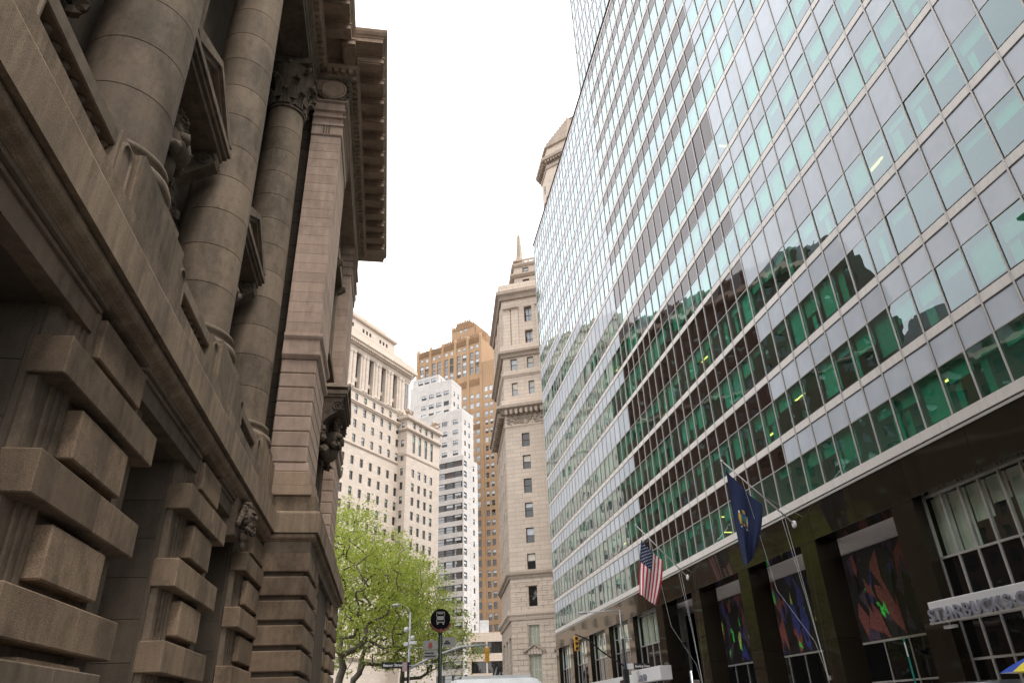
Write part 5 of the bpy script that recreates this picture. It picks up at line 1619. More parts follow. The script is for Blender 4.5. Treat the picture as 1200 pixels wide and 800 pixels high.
m = MB(); m.wall(WA.at(9.6), WA.at(9.6, -30), 0, 92); part("wall", m, M['limestone'], CB)
# wing
WW = Wall((7.5, 191.0), 37)
colsW = [-4.9, -2.0, 0.95, 3.85]
opsW = windows(CB, WW, [60.4 - 3.82 * k - 0.9 for k in range(0, 13)], colsW, 1.3, 2.2, sty_cream)
opsW += windows(CB, WW, [73.3], colsW, 1.3, 1.7, sty_cream)
for c in colsW:
    opsW.append((c - 0.7, c + 0.7, 66.3, 71.6)); x, y = WW.at(c, -0.3)
    place("window", win_mesh(1.4, 5.3, 'frame_d', 'glass_sky', 'shade_g', 0.35, True, 0), CB, (x, y, 66.3), WW.rot)
wall_part(CB, WW, -8.1, 7.9, 0, 75.4, opsW, M['limestone'])
WR = Wall(WW.at(-8.1, -2.9), 127)
opsR = windows(CB, WR, [60.4 - 3.82 * k - 0.9 for k in range(0, 13)] + [63.6, 67.5, 72.6], [1.45], 1.0, 2.0, sty_cream)
wall_part(CB, WR, 0, 2.9, 0, 75.4, opsR, M['limestone'])
for (z0, z1, pr, mt_) in ((64.9, 65.4, 0.25, 'tan'), (72.0, 72.8, 0.6, 'tan'), (75.2, 76.4, 0.7, 'limestone')):
    m = MB(); m.sweep([WR.at(0.2), WW.at(-8.1), WW.at(7.9), WW.at(7.9, -20)], [(-0.4, z0), (pr * 0.5, z0), (pr, z0 + 0.4), (pr, z1), (-0.4, z1)]); part("cornice", m, M[mt_], CB)
core(CB, WW, -7.6, 7.8, 30, 0, 75.8, M['limestone']); m = MB(); m.wall(WW.at(7.9), WW.at(7.9, -30), 0, 75.6); part("wall", m, M['limestone'], CB)
for (s_, r_) in ((-6.2, 1.0), (6.6, 1.15)):
    x, y = WW.at(s_, -0.8); m = MB()
    for q in range(9): m.blob((x + random.uniform(-.7, .7) * r_, y + random.uniform(-.4, .4), 76.6 + random.uniform(0, 2.2) * r_), random.uniform(0.4, 0.75) * r_, 7, 0, 0.25)
    m.box(x - 1.2, x + 1.2, y - 0.7, y + 0.7, 75.9, 76.8); part("roof_sculpture", m, M['tan_d'], CB)
# street level arches of the cream block seen under the trees
m = MB()
for i in range(4):
    c = 4.0 - 6.2 * i; pts = [(c - 1.5, 0.2)] + [(c - 1.5 * math.cos(math.pi * k / 10), 6.0 + 1.5 * math.sin(math.pi * k / 10)) for k in range(11)] + [(c + 1.5, 0.2)]
    m.poly([(WA.at(a, 0.04)[0], WA.at(a, 0.04)[1], z) for (a, z) in reversed(pts)][::-1])
    band(CB, WA, c - 1.9, c + 1.9, [(0, 8.3), (0.35, 8.3), (0.35, 8.8), (0, 8.8)], M['limestone'], "arch_hood")
part("ground_arches", m, M['glass_dk'], CB)
cbband(14.0, 14.8, 0.5, 'tan', back=False)

# ---- white stepped apartment-like block with ribbon windows
WH = thing("white_stepped_tower", "white stepped tower with dark ribbon windows wrapping its corner", "building", (22.1, 227, 0))
C0 = (22.1, 227.0)
WLf = Wall(C0, 126); WRt = Wall(C0, 32)
def ribbon_block(root, Wl, L, ztop, zbot, fh, first, corner, nw, col, Wr=None, LR=0):
    """left face from s=-L to s=-corner with strips of dark windows between white bands, then right face with single windows"""
    ops = []; z = first
    while z > zbot:
        ops.append((-L + 0.3, -corner, z - 2.0, z)); z -= fh
    wall_part(root, Wl, -L, 0, zbot, ztop, [(a, 0.001, c, d) for (a, b, c, d) in ops], M['white_b'], 0.35)
    for (a, b, c, d) in ops:
        p0, p1 = Wl.at(-L, -0.3), Wl.at(0, -0.3)
        m = MB(); m.quad((p0[0], p0[1], c), (p1[0], p1[1], c), (p1[0], p1[1], d), (p0[0], p0[1], d)); part("brown_spandrel", m, M['brown_sp'], root)
        for k in range(nw):
            if random.random() < 0.08: continue
            s_ = -L + 1.2 + (L - corner - 1.8) * (k + 0.5) / nw
            x, y = Wl.at(s_, -0.26)
            place("window", win_mesh((L - corner - 2) / nw * 0.82, 1.95, 'frame_d', 'glass_sky' if random.random() < .4 else 'glass_dk', 'shade_b', random.choice([0, 0, 0.35, 0.5]), True), root, (x, y, c + 0.02), Wl.rot)
        if corner > 0:
            x, y = Wl.at(-corner * 0.45, -0.2); place("window", win_mesh(1.3, 1.7, 'frame_d', 'glass_dk', 'shade_b', random.choice([0, 0.4]), True, 1), root, (x, y, c + 0.02), Wl.rot)
    if Wr:
        zs = []; z = first
        while z > zbot: zs.append(z - 2.0); z -= fh
        opr = [(0.001, 2.6, zc, zc + 2.0) for zc in zs]
        for zc in zs:
            p0, p1 = Wr.at(0, -0.3), Wr.at(2.7, -0.3)
            m = MB(); m.quad((p0[0], p0[1], zc), (p1[0], p1[1], zc), (p1[0], p1[1], zc + 2.0), (p0[0], p0[1], zc + 2.0)); part("brown_spandrel", m, M['brown_sp'], root)
            x, y = Wr.at(1.5, -0.24); place("window", win_mesh(1.6, 1.7, 'frame_d', 'glass_dk', 'shade_b', 0.4, True), root, (x, y, zc + 0.02), Wr.rot)
        opr += windows(root, Wr, zs, [LR - 3.2], 1.2, 1.75, lambda z, c: dict(glass_='glass_dk', shade='shade_b', frac=random.choice([0, .4])), 0.22)
        wall_part(root, Wr, 0, LR, zbot, ztop, opr, M['white_b'], 0.35)
        m = MB(); m.wall(Wr.at(LR), Wr.at(LR, -16), zbot, ztop); part("wall", m, M['white_b'], root)
    a, b, c, d = Wl.at(-L), Wl.at(0), (Wr.at(LR) if Wr else Wl.at(0, -12)), Wl.at(-L, -14)
    m = MB(); m.poly([(p[0], p[1], ztop) for p in (a, b, c, d)]); part("roof", m, M['white_b'], root)
ribbon_block(WH, WLf, 24, 80.0, 0, 3.62, 78.3, 0.0, 7, 0, WRt, 11.0)
W2 = Wall(WLf.at(-1.8, -2.2), 126); W2r = Wall(WLf.at(-1.8, -2.2), 32)
def tier(root, Wl, Wr, L, LR, z0, z1, rows, colsl, colsr):
    o1 = windows(root, Wl, rows, colsl, 2.2, 1.7, lambda z, c: dict(glass_='glass_sky' if random.random() < .5 else 'glass_dk', shade='shade_b', frac=random.choice([0, .4, .5]), mull=1), 0.2)
    o2 = windows(root, Wr, rows, colsr, 1.2, 1.7, lambda z, c: dict(glass_='glass_dk', shade='shade_b', frac=random.choice([0, .5])), 0.2)
    wall_part(root, Wl, -L, 0, z0, z1, o1, M['white_b'], 0.25); wall_part(root, Wr, 0, LR, z0, z1, o2, M['white_b'], 0.25)
    a, b, c, d = Wl.at(-L), Wl.at(0), Wr.at(LR), Wl.at(-L, -LR)
    m = MB(); m.poly([(p[0], p[1], z1) for p in (a, b, c, d)])
    for (p, q) in ((c, d), (d, a)): m.quad((p[0], p[1], z0), (q[0], q[1], z0), (q[0], q[1], z1), (p[0], p[1], z1))
    part("roof", m, M['white_b'], root)
tier(WH, W2, W2r, 26, 9.0, 79, 98.0, [92.5, 88.7, 84.9, 81.2], [-2.6, -7.0, -10.0, -13, -16], [2.4, 5.6])
W3 = Wall(WLf.at(-7.5, -4.5), 126); W3r = Wall(WLf.at(-7.5, -4.5), 32)
tier(WH, W3, W3r, 18, 8.0, 97, 111.5, [105.6, 101.6, 98.2], [-2.2, -5.4, -8.6, -11.8], [2.2, 5.2])
W4 = Wall(WLf.at(-14.0, -6.0), 126); W4r = Wall(WLf.at(-14.0, -6.0), 32)
tier(WH, W4, W4r, 11.5, 7.0, 110, 115.6, [112.8], [-2.2, -5.2, -8.0], [2.0, 4.8])

# ---- orange brick deco tower
OR = thing("orange_brick_tower", "orange brick deco tower with stepped crown rising behind the white tower", "building", (29.9, 264, 0))
WO = Wall((29.9, 264.0), 128)
def sty_or(z, c):
    if z > 95: return dict(frame='frame_w', glass_='glass_sky', shade='shade_b', frac=random.choice([.5, .6, 1.0, .8]))
    if z > 70: return dict(frame='frame_w', glass_='glass_sky', shade='shade_b', frac=random.choice([0, 0, .4, .6]))
    return dict(frame='frame_d', glass_='glass_dk', shade='shade_b', frac=random.choice([0, 0, 0, .3, .5]))
pairs = [-27.0, -19.0 + 0.35, -12.1, -5.6 + 0.3, 1.0 - 2.4]
colsO = []
for c in [-24.6, -18.6, -12.1, -5.6 + 0.3, -1.4 + 2.2]:
    pass
colsO = [-25.6, -22.9, -20.0, -17.3, -13.4, -10.7, -6.8, -4.1, -2.8 + 2.8 - 0.2, 2.6]
colsO = [-26.2, -23.5, -19.9, -17.2, -13.4, -10.7, -7.0, -4.3, -0.7, 2.0]
rowsLow = [108.0 - 3.62 * k for k in range(0, 27)] + [112.4, 116.2]
opsO = windows(OR, WO, rowsLow, colsO, 1.7, 2.2, sty_or, 0.2)
for c in colsO:
    for z, h in ((127.6, 3.2), (131.2, 3.2), (134.8, 3.0)):
        opsO.append((c - 0.9, c + 0.9, z, z + h)); x, y = WO.at(c, -0.25)
        place("window", win_mesh(1.8, h, 'frame_d', 'glass_sky' if random.random() < .5 else 'glass_dk', 'shade_b', random.choice([.5, .5, 0]), True), OR, (x, y, z), WO.rot)
opsO += windows(OR, WO, [139.4], colsO, 1.3, 1.7, sty_or, 0.2)
wall_part(OR, WO, -29, 4.2, 0, 143.5, opsO, M['orange_b'])
WO2 = Wall(WO.at(4.2, -0.0), 128)
opsO2 = windows(OR, WO2, [118.5 - 3.62 * k for k in range(32)], [1.8, 4.1], 1.5, 2.2, sty_or, 0.2)
wall_part(OR, WO2, 0, 9, 0, 132, opsO2, M['orange_b'])
m = MB(); m.wall(WO.at(4.2), WO.at(4.2, -20), 131, 143.5); part("wall", m, M['orange_b'], OR)
core(OR, WO, -29, 13, 24, 0, 130, M['orange_b'], inset=0.5); core(OR, WO, -29, 4.1, 22, 129, 143.4, M['orange_b'], inset=0.5)
for c in [-28.3, -21.7, -15.3, -8.8, -2.5, 3.8]:        # brick piers rising past the parapet
    p = WO.at(c, 0.0); m = MB()
    q0, q1 = WO.at(c - 0.55, 0.3), WO.at(c + 0.55, 0.3)
    m.sweep([WO.at(c - 0.55), WO.at(c + 0.55)], [(-0.5, 2), (0.35, 2), (0.35, 145.0), (0.0, 146.2), (-0.5, 146.2)]); part("brick_pier", m, M['orange_b'], OR)
m = MB()
for k in range(80):
    c = -28.8 + 0.42 * k
    if c < 4: m.sweep([WO.at(c - 0.12), WO.at(c + 0.12)], [(-0.2, 142.0), (0.25, 142.0), (0.25, 144.2 + 0.8 * random.random()), (-0.2, 144.9)])
part("parapet_crest", m, M['orange_d'], OR, stuff=True)
m = MB()
for k in range(66):
    c = -28.5 + 0.5 * k
    m.sweep([WO.at(c - 0.12), WO.at(c + 0.12)], [(-0.1, 122.2), (0.2, 122.2), (0.2, 125.0 + random.uniform(-.3, .6)), (-0.1, 125.4)]); m.sweep([WO.at(c - 0.12), WO.at(c + 0.12)], [(-0.1, 103.3), (0.2, 103.3), (0.2, 105.2), (-0.1, 105.4)])
part("terracotta_frieze", m, M['orange_d'], OR, stuff=True)
for (s0, s1, back, z1) in ((-19, 4.0, 4, 148.0), (-14, -2.0, 5, 155.0), (-12.3, -5.0, 6, 157.5)):
    Wq = Wall(WO.at(0, -back), 128)
    ops_q = windows(OR, Wq, [z1 - 3.2, z1 - 7.0], [(s0 + s1) / 2 - 1.2, (s0 + s1) / 2 + 1.2], 1.2, 2.0, sty_or, 0.2) if z1 > 150 else []
    wall_part(OR, Wq, s0, s1, 142, z1, ops_q, M['orange_b']); core(OR, Wq, s0, s1, 12, 142, z1 - 0.05, M['orange_d'], inset=0.4)
    m = MB()
    for k in range(int((s1 - s0) / 0.9)):
        c = s0 + 0.5 + 0.9 * k; m.sweep([Wq.at(c - 0.22), Wq.at(c + 0.22)], [(-0.3, z1 - 1.5), (0.2, z1 - 1.5), (0.2, z1 + random.uniform(0.3, 1.3)), (-0.3, z1 + 0.6)])
    part("parapet_crest", m, M['orange_d'], OR, stuff=True)

# ---- tan corner tower on the right side of the avenue
TB = thing("tan_corner_building", "tan limestone corner building with heavy bracketed cornice and obelisk on top", "building", (16.6, 104, 0))
CO = (16.8, 104.0)
WS = Wall(CO, 115); WWt = Wall((CO[0] + 18 * math.sin(math.radians(4)), CO[1] + 18 * math.cos(math.radians(4))), 184)
LWEST = 18.0
def ws(a): return LWEST - a           # distance back from the corner along the west face
def sty_tan(z, c): return dict(frame='frame_d', glass_='glass_sky' if z > 46 else 'glass_dk', shade='shade' if random.random() < .7 else 'shade_b', frac=random.choice([0.3, 0.45, 0.5, 0.0, 0.55]))
opsS = []
for z, c, w, h, fr in [(5.3, 3.2, 1.7, 3.7, 'frame_w'), (9.9, 3.2, 1.6, 2.9, 'frame_w'), (15.2, 3.25, 1.25, 2.7, 'frame_d')]:
    for c_ in (c, c + 4.2, c + 8.2):
        opsS.append((c_ - w / 2, c_ + w / 2, z, z + h)); x, y = WS.at(c_, -0.35)
        place("window", win_mesh(w, h, fr, 'glass_sky' if fr == 'frame_w' else 'glass_dk', 'shade_o' if fr == 'frame_w' else 'shade', 0.96 if fr == 'frame_w' else 0.0, True, 2 if fr == 'frame_w' else 0), TB, (x, y, z), WS.rot)
opsS += windows(TB, WS, [20.2, 23.9, 27.6, 31.3, 35.0, 38.6], [3.25, 7.4, 11.4], 1.25, 2.2, sty_tan, 0.3)
opsS += windows(TB, WS, [47.3], [1.8, 4.6, 8, 11], 0.95, 2.3, sty_tan, 0.3) + windows(TB, WS, [51.9], [1.8, 4.6, 8, 11], 1.1, 2.0, sty_tan, 0.3)
opsS += windows(TB, WS, [56.0, 60.6], [4.6, 8.4], 1.35, 3.0, lambda z, c: dict(frame='frame_d', glass_='glass_sky', shade='shade_b', frac=.3, mull=1), 0.8)
wall_part(TB, WS, 0, 14, 0, 66.8, opsS, M['tan'], 0.4)
rows_w = [20.2, 23.9, 27.6, 31.3, 35.0, 38.6, 47.3, 51.9]
cols_w = [ws(3.2 + 3.4 * k) for k in range(5)]
opsW_ = windows(TB, WWt, rows_w, cols_w, 1.3, 2.3, sty_tan, 0.3)
for k in range(3):
    c = ws(3.0 + 5.6 * k); opsW_.append((c - 1.6, c + 1.6, 2.0, 11.5)); x, y = WWt.at(c, -0.5); place("window", win_mesh(3.2, 9.5, 'frame_d', 'glass_dk', None, 0, True, 2), TB, (x, y, 2.0), WWt.rot)
wall_part(TB, WWt, 0, LWEST, 0, 66.8, opsW_, M['tan'], 0.5)
m = MB(); m.poly([(WWt.at(0)[0], WWt.at(0)[1], 66.7), (CO[0], CO[1], 66.7), (WS.at(14)[0], WS.at(14)[1], 66.7), (WS.at(14)[0] + 5, WWt.at(0)[1], 66.7)]); part("roof", m, M['tan_d'], TB)
pl_line = [WWt.at(0), CO, WS.at(14)]
def tband(z0, z1, pr, mat='tan_d', name="cornice", ins=0.5):
    m = MB(); m.sweep(pl_line, [(-ins, z0), (pr * 0.35, z0), (pr * 0.55, z0 + (z1 - z0) * 0.35), (pr, z0 + (z1 - z0) * 0.6), (pr, z1), (-ins, z1)]); return part(name, m, M[mat], TB)
tband(13.5, 14.6, 0.55, 'tan'); tband(19.0, 19.9, 0.5, 'tan_d'); tband(41.9, 42.2, 0.2, 'tan'); tband(44.2, 45.4, 1.35, 'tan_d'); tband(50.6, 51.2, 0.3, 'tan'); tband(54.2, 55.3, 0.8, 'tan_d'); tband(65.3, 66.9, 0.95, 'tan_d')
m = MB(); m.sweep(pl_line, [(0.15, 45.4), (0.5, 45.4), (0.5, 46.5), (0.15, 46.5)]); part("parapet", m, M['tan'], TB)
m = MB(); m.sweep(pl_line, [(-0.2, 66.9), (0.5, 66.9), (0.5, 68.3), (-0.2, 68.3)]); part("parapet", m, M['tan'], TB)
m = MB(); m.sweep(pl_line, [(-0.1, 55.3), (0.45, 55.3), (0.45, 56.3), (-0.1, 56.3)]); part("parapet", m, M['tan'], TB)
br = MB().box(-0.22, 0.22, -0.55, 0.62, -0.75, 0).mesh("bracket", M['tan_d'])
for k in range(16): x, y = WS.at(0.5 + 0.82 * k, 0.55); place("bracket", br, TB, (x, y, 44.6), WS.rot)
for k in range(18): x, y = WWt.at(ws(0.5 + 0.95 * k), 0.55); place("bracket", br, TB, (x, y, 44.6), WWt.rot)
m = MB()
for k in range(120):
    c = 0.4 + 0.11 * k; x, y = WS.at(c, 0.03); m.blob((x, y, 43.0 + random.uniform(-.6, .6)), random.uniform(0.12, 0.3), 6, 0, 0.3)
part("carved_frieze", m, M['tan_d'], TB, stuff=True)
# coursed blocks of the base storeys (south face) and window hoods
blk = {}
row = 0; z = 0.0
while z < 19.0:
    hgt = 0.70 if z < 13.4 else 0.64
    if 13.2 < z < 14.6: z = 14.62; continue
    s_ = 0.02; j = row % 2
    while s_ < 13.6:
        L = 1.55 if s_ > 0.1 or j else 0.8
        a, b = s_, s_ + L - 0.05
        spans = [(a, b)]
        for (o0, o1, oz0, oz1) in opsS:
            if z < oz1 + 0.05 and z + hgt > oz0 - 0.05:
                new = []
                for (p, q) in spans:
                    if q <= o0 - 0.1 or p >= o1 + 0.1: new.append((p, q))
                    else:
                        if p < o0 - 0.25: new.append((p, o0 - 0.12))
                        if q > o1 + 0.25: new.append((o1 + 0.12, q))
                spans = new
        for (p, q) in spans:
            if q - p < 0.2: continue
            key = (round(q - p, 2), hgt)
            if key not in blk: blk[key] = MB().cbox(-key[0] / 2, key[0] / 2, -0.07, 0.05, 0, hgt - 0.05, 0.02).mesh("stone_block", M['tan'])
            x, y = WS.at((p + q) / 2); place("stone_block", blk[key], TB, (x, y, z), WS.rot)
        s_ += L
    z += hgt; row += 1
for c_ in (3.2, 7.4, 11.4):
    def P3(a, o, z): q = WS.at(a, o); return (q[0], q[1], z)
    m = MB()
    for (a0, z0, a1, z1) in ((c_ - 1.5, 10.5 - 1.0, c_, 10.45), (c_, 10.45, c_ + 1.5, 9.5)):
        pts = [(a0, z0 - 0.25), (a1, z1 - 0.25), (a1, z1), (a0, z0)]
        i = len(m.v)
        m.v += [P3(a, 0.0, z) for a, z in pts] + [P3(a, 0.45, z) for a, z in pts]
        for q in ((4, 5, 6, 7), (0, 1, 5, 4), (2, 3, 7, 6), (1, 2, 6, 5), (3, 0, 4, 7)): m.f.append(tuple(i + k for k in q)); m.m.append(0)
    part("window_hood", m, M['tan_d'], TB)
    for k in range(5):
        a0 = c_ - 1.0 + 0.4 * k; m = MB(); x, y = WS.at(a0 + 0.2, 0.1)
        v_ = MB().cbox(-0.18, 0.18, -0.12, 0.1, 0, 0.75 + (0.25 if k == 2 else 0), 0.02).mesh("voussoir", M['tan']); place("voussoir", v_, TB, (x, y, 9.05), WS.rot)
    m = MB(); m.sweep([WS.at(c_ - 0.95), WS.at(c_ + 0.95)], [(-0.1, 17.95), (0.15, 17.95), (0.2, 18.4), (-0.1, 18.4)]); part("window_hood", m, M['tan'], TB)
# giant pilasters of the upper order
for a0 in (0.35, 1.75, 6.0, 7.0, 10):
    m = MB(); m.sweep([WS.at(a0), WS.at(a0 + 1.15)], [(-0.2, 56.3), (0.25, 56.3), (0.22, 62.9), (0.32, 63.3), (0.45, 63.9), (-0.2, 63.9)]); part("pilaster", m, M['tan'], TB)
    x, y = WS.at(a0 + 0.58, 0.3); m = MB()
    for q in range(5): m.blob((WS.at(a0 + 0.1 + 0.24 * q, 0.35)[0], WS.at(a0 + 0.1 + 0.24 * q, 0.35)[1], 63.5), 0.25, 6, 0, 0.2)
    part("pilaster_capital", m, M['tan_d'], TB)
for k in range(4):
    a0 = ws(0.6 + 4.8 * k); m = MB(); m.sweep([WWt.at(a0 - 1.2), WWt.at(a0)], [(-0.2, 56.3), (0.3, 56.3), (0.3, 63.9), (-0.2, 63.9)]); part("pilaster", m, M['tan'], TB)
# stepped top with obelisk
WT5 = Wall(WS.at(2.0, -2.0), 115)
op5 = windows(TB, WT5, [68.7], [2.1, 5.5], 1.2, 1.7, sty_tan, 0.3) + windows(TB, WT5, [71.75], [2.1, 5.5], 1.1, 1.15, sty_tan, 0.3)
wall_part(TB, WT5, 0, 12, 66.8, 73.7, op5, M['tan'], 0.35); W5w = Wall((WT5.P.x + 0.6, WT5.P.y + 9), 184)
m = MB(); m.wall((WT5.P.x + 0.63, WT5.P.y + 9), (WT5.P.x, WT5.P.y), 66.8, 73.7); m.poly([(WT5.P.x, WT5.P.y, 73.6), (WT5.at(12)[0], WT5.at(12)[1], 73.6), (WT5.at(12)[0] + 1, WT5.P.y + 9, 73.6), (WT5.P.x + 0.6, WT5.P.y + 9, 73.6)]); part("wall", m, M['tan'], TB)
l5 = [(WT5.P.x + 0.63, WT5.P.y + 9), tuple(WT5.P), WT5.at(12)]
for (z0, z1, pr) in ((70.9, 71.5, 0.65), (73.1, 73.8, 0.4)):
    m = MB(); m.sweep(l5, [(-0.3, z0), (pr * 0.4, z0), (pr, z0 + 0.35), (pr, z1), (-0.3, z1)]); part("cornice", m, M['tan_d'], TB)
m = MB(); m.sweep(l5, [(-0.3, 74.5), (0.1, 74.5), (0.1, 74.75), (-0.3, 74.75)]); part("parapet_rail", m, M['tan'], TB)
for k in range(10):
    x, y = WT5.at(1.7 + 1.0 * k, -0.1); m = MB(); m.box(x - 0.15, x + 0.15, y - 0.15, y + 0.15, 73.8, 74.5); part("parapet_post", m, M['tan'], TB)
x, y = WT5.at(0.9, -0.9); m = MB(); m.lathe([(0.95, 73.7), (0.95, 75.2), (0.8, 75.3), (0.62, 75.7), (0.28, 80.6), (0.02, 81.2)], x, y, 4); part("obelisk", m, M['tan_d'], TB)
# octagonal tower behind, above the glass building
TT = thing("tan_tower_top", "tan octagonal tower top with bracketed cornice peeking over the glass building's roof", "tower", (46, 152, 0))
def octa(root, cx, cy, r, z0, z1, mat, name, prof=None):
    pts = [(cx + r * math.cos(math.pi / 8 + math.pi / 4 * k), cy + r * math.sin(math.pi / 8 + math.pi / 4 * k)) for k in range(9)]
    m = MB(); m.sweep(pts, prof or [(0, z0), (0, z1)], caps=False); part(name, m, mat, root); return pts
OX, OY, OR_ = 46.6, 152, 9.2
pts8 = octa(TT, OX, OY, OR_, 0, 141, M['tan'], "tower_wall")
for k in range(8):
    p, q = Vector(pts8[k]), Vector(pts8[k + 1])
    if (p + q).y / 2 < OY - 1 or True:
        d = (q - p); L = d.length; d /= L; n = Vector((d.y, -d.x)); rot = math.atan2(d.y, d.x)
        for z in (118, 123.2, 128.4, 133.2):
            for f in ((0.5,) if z > 130 else (0.3, 0.7)):
                w = p + d * L * f + n * 0.04; place("window", win_mesh(1.2, 2.2, 'frame_d', 'glass_dk', None, 0, True), TT, (w.x, w.y, z), rot)
        for t in range(8):
            w = p + d * L * (t + 0.5) / 8 + n * 0.6; place("bracket", br, TT, (w.x, w.y, 141.2), rot)
octa(TT, OX, OY, OR_, 0, 0, M['tan_d'], "cornice", [(0, 138.6), (0.3, 138.8), (0.3, 139.3), (0, 139.4)])
octa(TT, OX, OY, OR_, 0, 0, M['tan_d'], "cornice", [(0, 140.6), (0.4, 140.8), (1.5, 141.2), (1.6, 142.1), (0, 142.3)])
octa(TT, OX, OY, OR_, 0, 0, M['tan_d'], "cornice", [(0, 122.0), (0.9, 122.4), (1.0, 123.0), (0, 123.1)])
octa(TT, OX, OY, OR_ - 0.4, 142, 146.8, M['tan'], "upper_drum"); octa(TT, OX, OY, OR_ - 0.4, 0, 0, M['tan_d'], "cornice", [(0, 146.4), (0.6, 146.6), (0.6, 147.3), (0, 147.4)])
prof_r = []
for k in range(9):
    prof_r += [(-k * 0.95, 147.3 + k * 1.75), (-k * 0.95 - 0.05, 147.3 + k * 1.75 + 1.5), (-k * 0.95 - 0.3, 147.3 + k * 1.75 + 1.7)]
octa(TT, OX, OY, OR_ - 0.4, 0, 0, M['tan_d'], "stepped_roof", prof_r)

TT.location.z = -2.2
# ---- low building between the white tower and the tan corner, and the blocks west of the park
LB = thing("low_beige_building", "low beige building with dark window bands at the end of the avenue", "building", (24, 240, 0))
WLb = Wall((19.0, 214.0), 97)
opl = windows(LB, WLb, [2.5, 7.6, 12.6, 17.6], [6.0 + 4.5 * k for k in range(2)], 4.1, 3.0, lambda z, c: dict(glass_='glass_dk', shade='shade', frac=0, sash=False, mull=3), 0.3)
wall_part(LB, WLb, 2.9, 14, 0, 23.0, opl, M['tan'], 0.35); core(LB, WLb, 2.9, 14, 8, 0, 22.9, M['tan'], inset=0.5)
m = MB(); p = WLb.at(7.5, -4); m.cbox(p[0] - 1.3, p[0] + 1.3, p[1] - 1.3, p[1] + 1.3, 23.0, 26.5, 0.1); part("roof_tank", m, M['galv'], LB)
def block(name, label, P, hd, L, back, H, mat, fh, spacing, attic=None):
    T = thing(name, label, "building", (P[0], P[1], 0))
    W = Wall(P, hd)
    cols = [spacing * (k + 0.7) for k in range(int(L / spacing))]
    rows_ = [5 + fh * k for k in range(int((H - 6) / fh))]
    o = windows(T, W, rows_, cols, 1.5, 2.3, st_dark, 0.3)
    wall_part(T, W, 0, L, 0, H, o, mat, 0.35)
    core(T, W, 0, L, back, 0, H - 0.1, mat, inset=0.5)
    for (z0, z1, pr) in ((H - 1.4, H, 1.2), (H * 0.72, H * 0.72 + 0.6, 0.5), (12.5, 13.2, 0.5)):
        band(T, W, 0, L, [(-0.4, z0), (pr * 0.4, z0), (pr, z0 + 0.4), (pr, z1), (-0.4, z1)], M['tan_d'], "cornice")
    if attic:
        m = MB(); m.sweep([W.at(0, -back), W.at(0), W.at(L), W.at(L, -back)], [(0.0, H), (-attic * 0.45, H + attic), (-attic * 0.45 - 3, H + attic + 0.5)]); part("mansard_roof", m, M['slate'], T)
        for k in range(int(L / 6.5)):
            c = 3.5 + 6.5 * k; m = MB(); m.sweep([W.at(c - 1.3), W.at(c + 1.3)], [(-3.5, H), (-0.1, H), (-0.1, H + 3.6), (-0.8, H + 4.6), (-3.5, H + 4.8)]); d = part("dormer", m, mat, T)
            x, y = W.at(c, -0.05); place("window", win_mesh(1.6, 2.5, 'frame_d', 'glass_dk', None, 0, True), d, (x, y, H + 0.6), W.rot)
    return T
RW0 = Vector(WA.P)
def along_row(L): return tuple(RW0 + WA.d * (-L))
block("brown_office_block", "brown brick office block west of the park beside the cream building", along_row(86), 37, 64, 30, 90, M['brick_br'], 3.8, 3.6, 6)
block("mansard_office_block", "dark brick office block with slate mansard and dormers at the foot of the park", along_row(126), 37, 39, 30, 58, M['brick_br'], 4.0, 3.8, 13)
